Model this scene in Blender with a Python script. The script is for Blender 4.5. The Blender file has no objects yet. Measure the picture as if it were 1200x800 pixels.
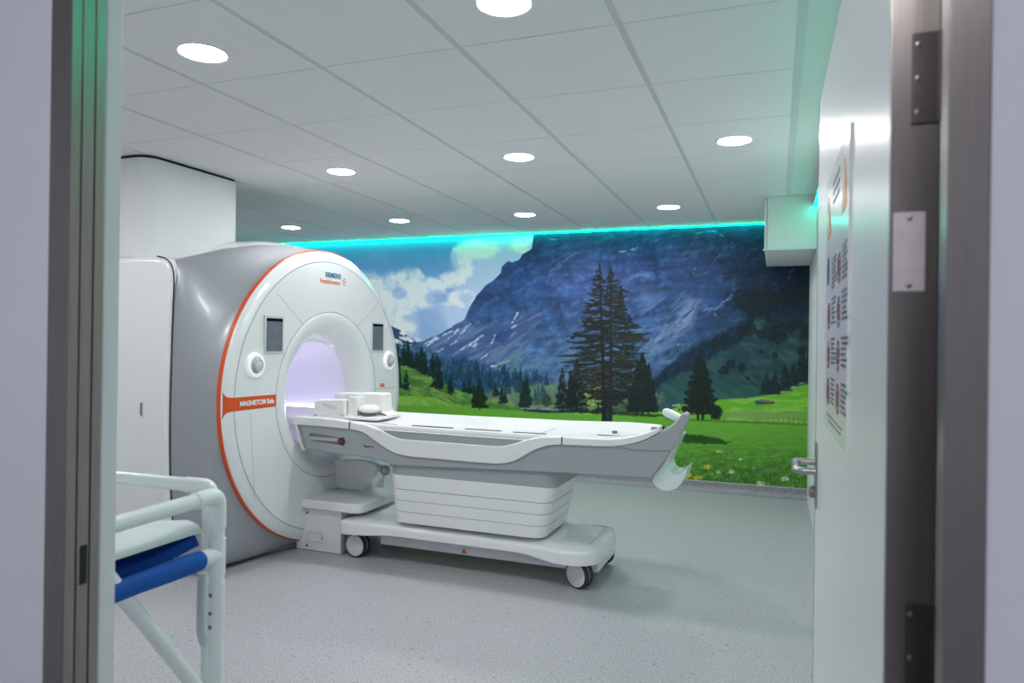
import bpy, bmesh, math
import numpy as np
from mathutils import Vector, Matrix

scene = bpy.context.scene
COL = scene.collection
PI = math.pi

# ---------------------------------------------------------------- helpers
def lin(c):
    return tuple((x/255/12.92 if x/255 <= .04045 else ((x/255+.055)/1.055)**2.4) for x in c)

def mat(name, rgb, rough=.5, metal=0., emit=None, estr=0., noise=0., nscale=40., bump=0., bscale=200., spec=.5, coat=0., aniso=0., srgb=True, alpha=1.0, stretch=None):
    """Principled material with a little procedural colour variation and grain."""
    m = bpy.data.materials.new(name); m.use_nodes = True
    nt = m.node_tree; N = nt.nodes; L = nt.links
    b = N['Principled BSDF']
    col = lin(rgb) if srgb else rgb
    b.inputs['Roughness'].default_value = rough; b.inputs['Metallic'].default_value = metal
    b.inputs['Specular IOR Level'].default_value = spec
    b.inputs['Coat Weight'].default_value = coat; b.inputs['Coat Roughness'].default_value = .12
    if aniso: b.inputs['Anisotropic'].default_value = aniso
    tc = N.new('ShaderNodeTexCoord')
    src = tc.outputs['Object']
    if stretch:
        mp = N.new('ShaderNodeMapping'); mp.inputs['Scale'].default_value = stretch
        L.new(src, mp.inputs['Vector']); src = mp.outputs['Vector']
    nz = N.new('ShaderNodeTexNoise'); nz.inputs['Scale'].default_value = nscale; nz.inputs['Detail'].default_value = 4
    L.new(src, nz.inputs['Vector'])
    rp = N.new('ShaderNodeValToRGB')
    rp.color_ramp.elements[0].position = .3; rp.color_ramp.elements[1].position = .7
    rp.color_ramp.elements[0].color = tuple(c*(1-noise) for c in col)+(1,)
    rp.color_ramp.elements[1].color = tuple(min(1, c*(1+noise)) for c in col)+(1,)
    L.new(nz.outputs['Fac'], rp.inputs['Fac']); L.new(rp.outputs['Color'], b.inputs['Base Color'])
    if bump:
        n2 = N.new('ShaderNodeTexNoise'); n2.inputs['Scale'].default_value = bscale; n2.inputs['Detail'].default_value = 3
        L.new(src, n2.inputs['Vector'])
        bp = N.new('ShaderNodeBump'); bp.inputs['Strength'].default_value = bump; bp.inputs['Distance'].default_value = .002
        L.new(n2.outputs['Fac'], bp.inputs['Height']); L.new(bp.outputs['Normal'], b.inputs['Normal'])
    if emit:
        b.inputs['Emission Color'].default_value = lin(emit)+(1,); b.inputs['Emission Strength'].default_value = estr
    return m

def link(name, me, m=None, parent=None, loc=(0, 0, 0), rot=None):
    o = bpy.data.objects.new(name, me); COL.objects.link(o)
    if m is not None: me.materials.append(m)
    o.location = loc
    if rot is not None: o.rotation_euler = rot
    if parent: o.parent = parent
    return o

def obj(name, bm, m, parent=None, loc=(0, 0, 0), rot=None, smooth=True, ang=35, recalc=True):
    if recalc: bmesh.ops.recalc_face_normals(bm, faces=bm.faces[:])
    me = bpy.data.meshes.new(name); bm.to_mesh(me); bm.free()
    if smooth:
        me.polygons.foreach_set('use_smooth', [True]*len(me.polygons)); me.set_sharp_from_angle(angle=math.radians(ang))
    o = link(name, me, m, parent, loc, rot)
    if smooth:
        wn = o.modifiers.new('weighted_normals', 'WEIGHTED_NORMAL'); wn.keep_sharp = True; wn.weight = 80
    return o

def thing(name, label, cat, loc=(0, 0, 0), rz=0., group=None):
    o = bpy.data.objects.new(name, None); COL.objects.link(o)
    o.location = loc; o.rotation_euler = (0, 0, rz); o.empty_display_size = .1
    o['label'] = label; o['category'] = cat
    if group: o['group'] = group
    return o

def tag(o, label, cat, group=None):
    o['label'] = label; o['category'] = cat
    if group: o['group'] = group
    return o

def struct(o): o['kind'] = 'structure'; return o

def box(bm, x0, x1, y0, y1, z0, z1, bev=0., seg=3, only=None):
    """(bevelled) block added to bm; only='z' bevels the upright edges"""
    t = bmesh.new(); bmesh.ops.create_cube(t, size=1)
    for v in t.verts: v.co = Vector((x0+(v.co.x+.5)*(x1-x0), y0+(v.co.y+.5)*(y1-y0), z0+(v.co.z+.5)*(z1-z0)))
    if bev:
        es = t.edges[:]
        if only:
            k = 'xyz'.index(only); es = [e for e in es if abs((e.verts[0].co-e.verts[1].co).normalized()[k]) > .9]
        bmesh.ops.bevel(t, geom=es, offset=bev, segments=seg, profile=.5, affect='EDGES')
    me = bpy.data.meshes.new('t'); t.to_mesh(me); t.free(); bm.from_mesh(me); bpy.data.meshes.remove(me)
    return bm

def nbox(*a, **k): return box(bmesh.new(), *a, **k)

def bridge(bm, rings, closed=True, caps=True):
    vs = [[bm.verts.new(p) for p in r] for r in rings]
    n = len(vs[0])
    for a, b in zip(vs[:-1], vs[1:]):
        for i in range(n if closed else n-1):
            j = (i+1) % n
            try: bm.faces.new((a[i], a[j], b[j], b[i]))
            except ValueError: pass
    if caps:
        bm.faces.new(vs[0][::-1]); bm.faces.new(vs[-1])
    return bm

def loft(rings, closed=True, caps=True): return bridge(bmesh.new(), rings, closed, caps)

def smooth_path(pts, n=6):
    """Catmull-Rom resampling of a polyline (2-D or 3-D)"""
    p = [np.array(q, float) for q in pts]; p = [2*p[0]-p[1]]+p+[2*p[-1]-p[-2]]; out = []
    for i in range(1, len(p)-2):
        for k in range(n):
            t = k/n
            out.append(.5*((2*p[i])+(-p[i-1]+p[i+1])*t+(2*p[i-1]-5*p[i]+4*p[i+1]-p[i+2])*t*t+(-p[i-1]+3*p[i]-3*p[i+1]+p[i+2])*t**3))
    out.append(p[-2]); return [tuple(q) for q in out]

def tube(bm, path, r, n=16, caps=True):
    P = [Vector(p) for p in path]; rings = []
    up = None
    for i, p in enumerate(P):
        d = (P[min(i+1, len(P)-1)]-P[max(i-1, 0)]).normalized()
        if up is None:
            up = Vector((0, 0, 1)) if abs(d.z) < .9 else Vector((1, 0, 0))
        s = d.cross(up).normalized(); up = s.cross(d).normalized()
        rr = r[i] if isinstance(r, (list, tuple)) else r
        rings.append([p+(s*math.cos(a)+up*math.sin(a))*rr for a in (2*PI*k/n for k in range(n))])
    return bridge(bm, rings, True, caps)

def fillet(pts, rad, n=6):
    """round the corners of a 3-D polyline"""
    out = [Vector(pts[0])]
    for a, b, c in zip(pts[:-2], pts[1:-1], pts[2:]):
        a, b, c = Vector(a), Vector(b), Vector(c)
        p, q = b+(a-b).normalized()*rad, b+(c-b).normalized()*rad
        for k in range(n+1):
            t = k/n; out.append(p*(1-t)**2+b*2*t*(1-t)+q*t*t)
    out.append(Vector(pts[-1])); return out

def lathe(bm, prof, n=32, M=None, close=False):
    """profile of (radius, height) turned about local z, then placed by M"""
    M = M or Matrix()
    rings = [[M @ Vector((max(r, 1e-5)*math.cos(2*PI*k/n), max(r, 1e-5)*math.sin(2*PI*k/n), h)) for k in range(n)] for r, h in prof]
    return bridge(bm, rings, True, close)

def frame(o, xa, ya, za):
    """4x4 with the given axes and origin"""
    m = Matrix.Identity(4)
    for c, a in enumerate((xa, ya, za)):
        a = Vector(a)
        for r in range(3): m[r][c] = a[r]
    for r in range(3): m[r][3] = o[r]
    return m

def prism(pts, y0, y1, bev=0., seg=2, plane='xz'):
    """a 2-D outline extruded along the third axis"""
    bm = bmesh.new()
    def P(a, b, c): return {'xz': (a, c, b), 'xy': (a, b, c), 'yz': (c, a, b)}[plane]
    v = [bm.verts.new(P(a, b, y0)) for a, b in pts]
    f = bm.faces.new(v)
    r = bmesh.ops.extrude_face_region(bm, geom=[f])
    for e in r['geom']:
        if isinstance(e, bmesh.types.BMVert):
            k = {'xz': 1, 'xy': 2, 'yz': 0}[plane]; e.co[k] = y1
    bmesh.ops.recalc_face_normals(bm, faces=bm.faces[:])
    if bev:
        k = {'xz': 1, 'xy': 2, 'yz': 0}[plane]
        es = [e for e in bm.edges if abs(e.verts[0].co[k]-e.verts[1].co[k]) < 1e-6]
        bmesh.ops.bevel(bm, geom=es, offset=bev, segments=seg, profile=.5, affect='EDGES')
    return bm

def flat(bm, pts, th=0.):
    """thin raised plate from a 3-D outline"""
    f = bm.faces.new([bm.verts.new(p) for p in pts]); return bm

def lettering(name, text, size, m, parent, M, spacing=1., bold=0.):
    cu = bpy.data.curves.new(name, 'FONT'); cu.body = text; cu.size = size; cu.extrude = .0006; cu.space_character = spacing
    cu.align_x = 'CENTER'; cu.align_y = 'CENTER'; cu.offset = bold
    t = bpy.data.objects.new(name, cu); COL.objects.link(t)
    bpy.context.view_layer.update()
    me = bpy.data.meshes.new_from_object(t.evaluated_get(bpy.context.evaluated_depsgraph_get()))
    bpy.data.objects.remove(t); bpy.data.curves.remove(cu); me.name = name
    me.transform(M); me.materials.clear()
    return link(name, me, m, parent)

# ---------------------------------------------------------------- camera
CAM = np.array([0., 0., 1.32]); FPX, YAW, PITCH, ROLL = 832.79, .3559, .0019, .0131
_cy, _sy, _cp, _sp = math.cos(YAW), math.sin(YAW), math.cos(PITCH), math.sin(PITCH)
F = np.array([-_sy*_cp, _cy*_cp, _sp]); R0 = np.array([_cy, _sy, 0]); U0v = np.cross(R0, F)
R = math.cos(ROLL)*R0+math.sin(ROLL)*U0v; Uv = math.cos(ROLL)*U0v-math.sin(ROLL)*R0
cam = bpy.data.cameras.new('camera'); cam.sensor_width = 36; cam.lens = FPX/1200*36; cam.clip_start = .02
cam.dof.use_dof = True; cam.dof.focus_distance = 4.6; cam.dof.aperture_fstop = 5.6
co = bpy.data.objects.new('camera', cam); COL.objects.link(co)
co.matrix_world = frame(CAM, R, Uv, -F); scene.camera = co

# ---------------------------------------------------------------- materials
M = {}
def mk(k, *a, **kw): M[k] = mat(k, *a, **kw)
mk('white_plaster', (226, 229, 229), .55, noise=.015, nscale=3)
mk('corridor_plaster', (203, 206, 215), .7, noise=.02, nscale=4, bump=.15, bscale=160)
mk('ceiling_tile', (240, 241, 243), .9, noise=.02, nscale=300, bump=.35, bscale=700)
mk('grid_metal', (214, 217, 219), .5, noise=.01)
mk('scanner_white', (236, 238, 239), .22, noise=.008, nscale=2, coat=.35)
mk('scanner_silver', (166, 171, 176), .42, metal=.35, noise=.015, nscale=3, coat=.15)
mk('orange', (222, 84, 26), .35, noise=.02, nscale=6)
mk('seam_grey', (120, 124, 126), .7, noise=.02)
mk('dark_gap', (34, 36, 38), .8, noise=.05)
mk('screen_glass', (112, 120, 130), .3, noise=.10, nscale=22)
mk('screen_top', (22, 24, 32), .12, noise=.1)
mk('bezel', (206, 212, 214), .35, noise=.01)
mk('bore_lining', (238, 237, 247), .45, noise=.01)
mk('bore_light', (236, 232, 255), .4, emit=(232, 227, 255), estr=20.)
mk('bore_violet', (150, 140, 214), .5, emit=(170, 160, 236), estr=.35, noise=.1, nscale=60)
mk('dial_ring', (250, 250, 250), .25, emit=(255, 255, 255), estr=.22)
mk('dial_grey', (176, 178, 182), .35, noise=.12, nscale=40)
mk('table_grey', (163, 169, 173), .42, noise=.012, nscale=5, coat=.1)
mk('table_white', (236, 238, 238), .35, noise=.008, nscale=4)
mk('table_top', (228, 226, 227), .45, noise=.01, nscale=12)
mk('chassis_grey', (216, 218, 222), .5, noise=.02)
mk('rubber', (52, 55, 58), .65, noise=.05)
mk('red', (158, 34, 40), .4, noise=.05)
mk('amber', (206, 120, 44), .5, noise=.05)
mk('tray_plastic', (224, 238, 235), .2, noise=.01, coat=.3)
mk('foam_white', (238, 238, 236), .6, noise=.01, bump=.1)
mk('pvc', (240, 246, 247), .25, noise=.01, nscale=10, coat=.3)
mk('blue_cloth', (6, 86, 176), .85, noise=.12, nscale=60, bump=.5, bscale=420)
mk('linen', (222, 232, 232), .85, noise=.03, nscale=14, bump=.4, bscale=300)
mk('steel', (150, 145, 142), .3, metal=1., noise=.06, nscale=8, aniso=.5, stretch=(40, 40, 1.2))
mk('hinge_steel', (92, 88, 86), .42, metal=1., noise=.06, nscale=30)
mk('steel_dark', (150, 146, 141), .34, metal=1., noise=.08, nscale=8, aniso=.4, stretch=(40, 40, 1.2))
mk('steel_satin', (176, 174, 172), .28, metal=1., noise=.04, nscale=30)
mk('door_white', (224, 229, 228), .34, noise=.01, nscale=3, coat=.0)
mk('sign_white', (240, 242, 244), .22, noise=.01, coat=.1)
mk('sign_text', (96, 100, 108), .4, noise=.05)
mk('plate_aluminium', (206, 202, 204), .5, metal=.6, noise=.06, nscale=60)
mk('sign_red', (122, 50, 74), .4, noise=.05)
mk('sign_orange', (214, 132, 66), .4, noise=.05)
mk('sign_blue', (40, 74, 120), .4, noise=.05)
mk('logo_petrol', (22, 112, 132), .5, noise=.03)
mk('logo_orange', (226, 104, 50), .5, noise=.03)
mk('logo_white', (246, 246, 246), .5, noise=.01)
mk('lamp_glass', (255, 255, 255), .4, emit=(253, 250, 253), estr=1.)
mk('lamp_ring', (240, 241, 241), .4, noise=.01)
mk('led_teal', (0, 240, 200), .4, emit=(0, 255, 192), estr=1.)
mk('led_teal_wall', (0, 240, 200), .4, emit=(0, 255, 206), estr=1.)
mk('led_profile', (214, 218, 218), .4, noise=.01)

# vinyl floor: fine chips of white, grey and dark over a pale grey-lilac sheet
def floor_material(name, base, chip_hi, chip_lo, rough):
    m = bpy.data.materials.new(name); m.use_nodes = True; nt = m.node_tree; N = nt.nodes; L = nt.links; b = N['Principled BSDF']
    b.inputs['Roughness'].default_value = rough
    tc = N.new('ShaderNodeTexCoord')
    def noise(sc, det=2):
        n = N.new('ShaderNodeTexNoise'); n.inputs['Scale'].default_value = sc; n.inputs['Detail'].default_value = det; L.new(tc.outputs['Object'], n.inputs['Vector']); return n.outputs['Fac']
    def ramp(fac, a, c):
        r = N.new('ShaderNodeValToRGB'); r.color_ramp.elements[0].position = a; r.color_ramp.elements[1].position = c; L.new(fac, r.inputs['Fac']); return r.outputs['Color']
    def mixc(f, c1, c2):
        x = N.new('ShaderNodeMix'); x.data_type = 'RGBA'; L.new(f, x.inputs['Factor'])
        for s, c in ((x.inputs['A'], c1), (x.inputs['B'], c2)):
            if isinstance(c, tuple): s.default_value = lin(c)+(1,)
            else: L.new(c, s)
        return x.outputs['Result']
    c = mixc(ramp(noise(120), .48, .62), base, chip_hi)
    c = mixc(ramp(noise(170), .6, .68), c, chip_lo)
    c = mixc(ramp(noise(45, 3), .62, .72), c, chip_lo)
    L.new(c, b.inputs['Base Color'])
    bp = N.new('ShaderNodeBump'); bp.inputs['Strength'].default_value = .12; bp.inputs['Distance'].default_value = .001
    L.new(noise(400), bp.inputs['Height']); L.new(bp.outputs['Normal'], b.inputs['Normal'])
    return m
M['vinyl'] = floor_material('vinyl', (170, 170, 175), (193, 194, 198), (128, 130, 138), .42)
M['vinyl_skirting'] = floor_material('vinyl_skirting', (142, 142, 149), (162, 162, 168), (110, 112, 120), .5)
# ---------------------------------------------------------------- light levels
LAMP, LED, LEDW, CORR, EXPO, INK = 122., 15., 12.5, 26., 0., 1.26
# ---------------------------------------------------------------- the room shell
XR, XL, YB, YF0, YF1, ZC = .264, -5.6, 6.66, .69, .80, 2.41
DX0, DX1, DZ = -.935, .162, 1.98           # doorway between corridor and scanner room
struct(obj('floor', nbox(-5.75, 1.75, -1.75, 6.85, -.12, 0), M['vinyl'], smooth=False))
struct(obj('wall_back', nbox(XL-.12, XR+.12, YB, YB+.12, 0, 2.6), M['white_plaster'], smooth=False))
struct(obj('wall_right', nbox(XR, XR+.12, YF1, YB, 0, 2.6), M['white_plaster'], smooth=False))
struct(obj('wall_left', nbox(XL-.12, XL, YF1, YB, 0, 2.6), M['white_plaster'], smooth=False))
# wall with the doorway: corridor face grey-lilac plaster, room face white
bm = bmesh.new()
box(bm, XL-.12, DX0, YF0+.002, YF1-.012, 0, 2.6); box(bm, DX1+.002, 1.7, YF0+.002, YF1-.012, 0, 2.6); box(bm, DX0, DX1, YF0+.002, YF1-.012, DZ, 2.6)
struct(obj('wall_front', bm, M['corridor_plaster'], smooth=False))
bm = bmesh.new()
box(bm, XL-.12, DX0+.002, YF1-.012, YF1, 0, 2.6); box(bm, DX1+.02, XR+.12, YF1-.012, YF1, 0, 2.6); box(bm, DX0+.002, DX1+.02, YF1-.012, YF1, DZ, 2.6)
struct(obj('wall_front_inner', bm, M['white_plaster'], smooth=False))
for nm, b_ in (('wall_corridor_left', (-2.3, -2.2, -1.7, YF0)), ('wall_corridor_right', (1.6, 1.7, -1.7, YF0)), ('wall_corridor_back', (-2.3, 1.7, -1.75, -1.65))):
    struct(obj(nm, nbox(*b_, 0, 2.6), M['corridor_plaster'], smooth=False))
struct(obj('ceiling_corridor', nbox(-2.3, 1.7, -1.75, YF0, 2.5, 2.6), M['white_plaster'], smooth=False))
# suspended ceiling: 600 mm tegular tiles in a slightly recessed grid, plaster margin along the right wall
bm = bmesh.new(); x1 = .055; gx = -.5135; gy = 2.389; T = .6
xs = sorted([gx-T*k for k in range(-1, 10)]); ys = [gy+T*k for k in range(-3, 8)]
xs = [x for x in xs if x < x1]+[x1]; xs = [XL]+[x for x in xs if x > XL+.05]
ys = [YF1]+[y for y in ys if YF1+.1 < y < YB-.1]+[YB]
for i in range(len(xs)-1):
    for j in range(len(ys)-1):
        gR = .012; box(bm, xs[i]+gR, xs[i+1]-(gR if i < len(xs)-2 else 0), ys[j]+.003, ys[j+1]-.003, ZC, ZC+.016)
struct(obj('ceiling', bm, M['ceiling_tile'], smooth=False))
bm = nbox(XL, x1+.03, YF1, YB, ZC+.0035, ZC+.03); box(bm, x1, x1+.03, YF1, YB, ZC-.002, ZC+.02)
struct(obj('trim_ceiling_grid', bm, M['grid_metal'], smooth=False))
struct(obj('ceiling_margin', nbox(x1+.03, XR, YF1, YB, ZC, ZC+.03), M['white_plaster'], smooth=False))
# coved vinyl skirting under the mural
def cove(p, q, inward, h=.088, r=.05):
    prof = [(0, h), (.006, h)]+[(.006+r*(1-math.cos(a)), .002+r*(1-math.sin(a))) for a in np.linspace(0, PI/2, 7)]+[(r+.02, 0)]
    prof = [(a, b) for a, b in prof]
    p, q, n = Vector(p), Vector(q), Vector(inward)
    return loft([[w+n*a+Vector((0, 0, b)) for a, b in prof] for w in (p, q)], closed=False, caps=False)
struct(obj('baseboard_back', cove((XL, YB, 0), (XR, YB, 0), (0, -1, 0)), M['vinyl_skirting']))
struct(obj('baseboard_left', cove((XL, YF1, 0), (XL, YB, 0), (1, 0, 0)), M['vinyl_skirting']))
struct(obj('trim_mural_foot', nbox(XL, XR, YB-.009, YB, .088, .093), M['led_profile'], smooth=False))

# ---------------------------------------------------------------- door, steel frame
def steel_frame():
    """folded stainless frame: profiled jambs with a rebate, and a head"""
    bm = bmesh.new()
    for (x0, x1_, y0, y1) in ((-.9349, -.8950, .6895, .7045), (-.9349, -.8962, .7045, .7055), (-.9349, -.8935, .7055, .7235), (-.9349, -.8958, .7235, .7245), (-.9349, -.8920, .7245, .7390)):
        box(bm, x0, x1_, y0, y1, 0, DZ, .0008 if y1-y0 > .005 else 0, 2)
    return bm
jl = struct(obj('trim_jamb_left', steel_frame(), M['steel_dark']))
obj('strike_hole', nbox(-.8938, -.8932, .7085, .7215, .979, 1.033, .0002, 1), M['dark_gap'], jl, smooth=False)
obj('strike_lip', nbox(-.8938, -.8927, .7068, .7088, .976, 1.036, .0003, 1), M['steel_satin'], jl, smooth=False)
struct(obj('trim_reveal_left', nbox(-.9335, -.8940, .7394, .7690, 0, DZ, .004, 2), M['white_plaster']))
bm = bmesh.new()
box(bm, .1335, .1652, .6885, .7160, 0, DZ, .0015, 3); box(bm, .1535, .1652, .717, .800, 0, DZ, .001, 2)
jr = struct(obj('trim_jamb_right', bm, M['steel']))
struct(obj('trim_door_head', nbox(-.890, .1330, .690, .800, DZ-.02, DZ+.03, .003, 2), M['steel_dark']))

# door leaf, swung open into the room along the right wall (hinge edge towards the corridor)
a = math.radians(.5)
door = struct(link('door_1', bpy.data.meshes.new('door_1'), None, None, (.1065, .812, 0), (0, 0, a)))
bm = nbox(.0012, .0435, .004, 1.158, .012, 1.942, .0015, 2)
bm.to_mesh(door.data); bm.free(); door.data.materials.append(M['door_white'])
obj('edge_plate', nbox(0, .0447, -.0005, .0055, .010, 1.943, .0012, 2), M['steel'], door)
obj('edge_strip', nbox(0, .0447, 1.156, 1.161, .010, 1.943, .0012, 2), M['steel_satin'], door)
for z0, z1 in ((.955, 1.065), (1.545, 1.637)):
    h = obj('hinge', nbox(.0185, .0435, -.003, -.0004, z0, z1, .0012, 2), M['hinge_steel'], door)
    obj('hinge_knuckle', nbox(.0415, .0446, -.0045, -.0005, z0, z1, .001, 2), M['hinge_steel'], h)
    for zz in (z0+.012, (z0+z1)/2, z1-.012):
        k = bmesh.new(); lathe(k, [(0, .0016), (.0022, .0014), (.0032, 0)], 12, frame((.0235, -.003, zz), (1, 0, 0), (0, 0, 1), (0, -1, 0)), True); obj('screw', k, M['steel_satin'], h)
dp = obj('data_plate', nbox(.0035, .0325, -.0022, -.0004, 1.377, 1.457, .0008, 2), M['plate_aluminium'], door)
for zz in (1.383, 1.451):
    k = bmesh.new(); lathe(k, [(0, .0022), (.002, .0018), (.0028, 0)], 12, frame((.018, -.0022, zz), (1, 0, 0), (0, 0, 1), (0, -1, 0)), True); obj('screw', k, M['steel_dark'], dp)
hp = obj('handle_plate', nbox(-.0035, .0012, 1.075, 1.125, .925, 1.085, .0012, 2), M['steel_satin'], door)
k = bmesh.new(); tube(k, fillet([(0, 1.10, 1.035), (-.052, 1.10, 1.035), (-.052, .955, 1.035), (-.010, .955, 1.035)], .020, 6), .0085, 16)
obj('lever_handle', k, M['steel_satin'], door)
k = bmesh.new(); lathe(k, [(.016, 0), (.016, .010), (.012, .013), (0, .013)], 24, frame((-.0035, 1.10, .962), (0, 1, 0), (0, 0, 1), (-1, 0, 0)), True); obj('key_cylinder', k, M['steel_dark'], door)

# safety notice on the door
sign = thing('safety_sign', 'tall white safety notice with orange triangles and red rings on the open door', 'sign', (.1026, 1.40, 1.41), a)
obj('panel', nbox(-.004, .0025, -.217, .217, -.25, .25, .0008, 1), M['sign_white'], sign, smooth=False)
FX = lambda x, y, z: frame((x, y, z), (0, -1, 0), (0, 0, 1), (-1, 0, 0))
def tile(bm, y0, y1, z0, z1): box(bm, -.0049, -.004, y0, y1, z0, z1)
bm = bmesh.new(); r_ = np.random.RandomState(3)
rows = []
for blk, (zt, n) in enumerate(((.075, 7), (.0, 6), (-.075, 6), (-.15, 6))):
    for c in range(2):
        yc = .12-c*.205
        for k_ in range(n):
            w = .055+.045*r_.rand(); z_ = zt-.0088*k_; tile(bm, yc-.045-w, yc-.045, z_-.0022, z_+.0022)
for w, z_ in ((.30, -.222), (.26, -.232)): tile(bm, -w/2, w/2, z_-.0015, z_+.0015)
obj('small_print', bm, M['sign_text'], sign, smooth=False)
bm = bmesh.new()
for k_ in range(3): tile(bm, -.06+.004*k_, .07-.006*k_, .214-.018*k_, .221-.018*k_)
obj('heading', bm, M['sign_text'], sign, smooth=False)
for yc in (-.155, .155):
    k = prism([(yc-.045, .13), (yc+.045, .13), (yc, .21)], -.0049, -.004, plane='yz'); obj('warning_triangle', k, M['sign_orange'], sign, smooth=False)
k = bmesh.new(); lathe(k, [(0, 0), (.028, 0), (.028, .0009), (0, .0009)], 28, FX(-.004, .165, .062), False); obj('blue_disc', k, M['sign_blue'], sign)
for zc in (.045, -.03, -.105, -.178):
    for yc in (.135, -.07):
        if zc > .04 and yc > 0: continue
        k = bmesh.new(); lathe(k, [(.0225, 0), (.027, 0), (.027, .0009), (.0225, .0009), (.0225, 0)], 28, FX(-.004, yc, zc), False)
        box(k, -.0049, -.004, yc-.006, yc+.006, zc-.013, zc+.013); obj('prohibition_ring', k, M['sign_red'], sign)

# ---------------------------------------------------------------- bulkhead box on the right wall
bk = thing('bulkhead_box', 'white boxed-in duct in the ceiling corner at the right end of the mural', 'box', (0, 0, 0))
obj('carcass', nbox(-.088, XR-.001, 5.52, YB-.002, 2.022, ZC-.001, .002, 1), M['white_plaster'], bk, smooth=False)
obj('front_panel', nbox(-.070, XR-.001, 5.502, 5.518, 2.030, ZC-.001, .002, 2), M['white_plaster'], bk)
obj('edge_strip', nbox(-.0905, -.074, 5.50, 5.518, 2.030, 2.395, .002, 2), M['white_plaster'], bk)
obj('bottom_lip', nbox(-.098, XR-.001, 5.494, 5.520, 2.016, 2.029, .002, 2), M['led_profile'], bk)

# ---------------------------------------------------------------- LED strips and downlights
s1 = thing('light_strip', 'glowing teal light strip along the top edge of the mural', 'light strip', (0, YB-.045, ZC))
obj('channel', nbox(XL+.05, -.092, -.012, .012, -.010, -.0005, .001, 1), M['led_profile'], s1, smooth=False)
obj('diffuser', nbox(XL+.06, -.094, -.010, .010, -.020, -.0102, .002, 1), M['led_teal'], s1, smooth=False)
s2 = thing('light_strip', 'teal light strip high on the right wall above the open door', 'light strip', (XR, 0, 2.325))
obj('channel', nbox(-.026, -.0005, .86, 5.485, -.002, .008, .001, 1), M['led_profile'], s2, smooth=False)
obj('diffuser', nbox(-.024, -.002, .88, 5.482, -.010, -.0022, .002, 1), M['led_teal_wall'], s2, smooth=False)
LP = [(-2.06, 2.12, 'ceiling downlight nearest the doorway on the left, above the pipe trolley'),
      (-.83, 2.12, 'ceiling downlight cut by the top edge of the photo'),
      (-.22, 3.94, 'ceiling downlight nearest the open door, in the middle row'),
      (-1.425, 3.91, 'ceiling downlight of the middle row above the foot of the patient table'),
      (-2.64, 3.90, 'ceiling downlight of the middle row beside the white ceiling column'),
      (-.81, 5.69, 'ceiling downlight of the far row nearest the bulkhead box'),
      (-2.01, 5.68, 'ceiling downlight of the far row, second from the bulkhead box'),
      (-3.20, 5.65, 'ceiling downlight of the far row above the scanner front cover'),
      (-4.42, 5.70, 'ceiling downlight of the far row, leftmost, beyond the ceiling column')]
def downlight():
    t = thing('downlight', '', 'ceiling light', (0, 0, ZC), 0, 'round ceiling downlights')
    k = bmesh.new(); lathe(k, [(.084, 0), (.0845, -.004), (.089, -.0055), (.097, -.003), (.099, .0005), (.084, .0005)], 40); obj('trim_ring', k, M['lamp_ring'], t)
    k = bmesh.new(); lathe(k, [(0, -.0034), (.060, -.0034), (.0838, -.0030), (.0838, .0003), (0, .0003)], 40, None, False); obj('diffuser', k, M['lamp_glass'], t)
    return t
d0 = downlight()
for i, (x, y, lb) in enumerate(LP):
    if i == 0: o = d0
    else:
        o = d0.copy(); COL.objects.link(o)
        for c in list(d0.children):
            q = c.copy(); q.parent = o; COL.objects.link(q)
    o.location = (x, y, ZC); o['label'] = lb
# ---------------------------------------------------------------- scanner
GL = (-2.771, 4.0, 0); GR = math.radians(-1); ZI = .965
mri = thing('mri_scanner', 'large white and silver tunnel scanner with an orange rim, left of the mural', 'scanner', GL, GR)
def ringx(x, r, n=128, z=ZI, y=0.): return [(x, y+r*math.cos(2*PI*k/n), z+r*math.sin(2*PI*k/n)) for k in range(n)]
# front cover: rim bevel, face, swelling around the bore, funnel
prof = [(-.050, .930), (-.034, .9405), (-.024, .936), (-.014, .915), (-.006, .892), (-.001, .8745), (-.004, .8725), (-.004, .8705), (0, .869), (.004, .80), (.007, .70), (.008, .60),
        (.008, .5435), (.005, .5420), (.005, .5395), (.008, .5380), (.010, .520), (.010, .500), (.007, .480), (.001, .460), (-.009, .440), (-.024, .418), (-.046, .396), (-.076, .374), (-.108, .358), (-.118, .354), (-.118, .3515), (-.126, .3505), (-.126, .40), (-.070, .46)]
obj('front_cover', loft([ringx(x, r) for x, r in prof], True, False), M['scanner_white'], mri, ang=60)
obj('accent_rim', loft([ringx(x, r) for x, r in ((-.050, .926), (-.056, .944), (-.046, .9485), (-.036, .9475), (-.031, .9400), (-.040, .930))], True, False), M['orange'], mri, ang=60)
obj('bore_lining', loft([ringx(x, r) for x, r in ((-.125, .350), (-1.60, .350), (-1.60, .37), (-.13, .37))], True, False), M['bore_lining'], mri, ang=60)
# light strip along the far side of the bore
def arc(x, a0, a1, r, n=6): return [(x, r*math.cos(a), ZI+r*math.sin(a)) for a in np.linspace(a0, a1, n)]
def arcplate(x0, x1, a0, a1, r0, r1):
    return loft([arc(x, a0, a1, r0)+arc(x, a1, a0, r1) for x in (x0, x1)])
A = lambda z: math.asin((z-ZI)/.35)
obj('bore_light', arcplate(-.14, -1.5, A(.818), A(.846), .3495, .3455), M['bore_light'], mri)
obj('bore_light_trim', arcplate(-.14, -1.5, A(.784), A(.817), .3495, .3465), M['bore_violet'], mri)

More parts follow.
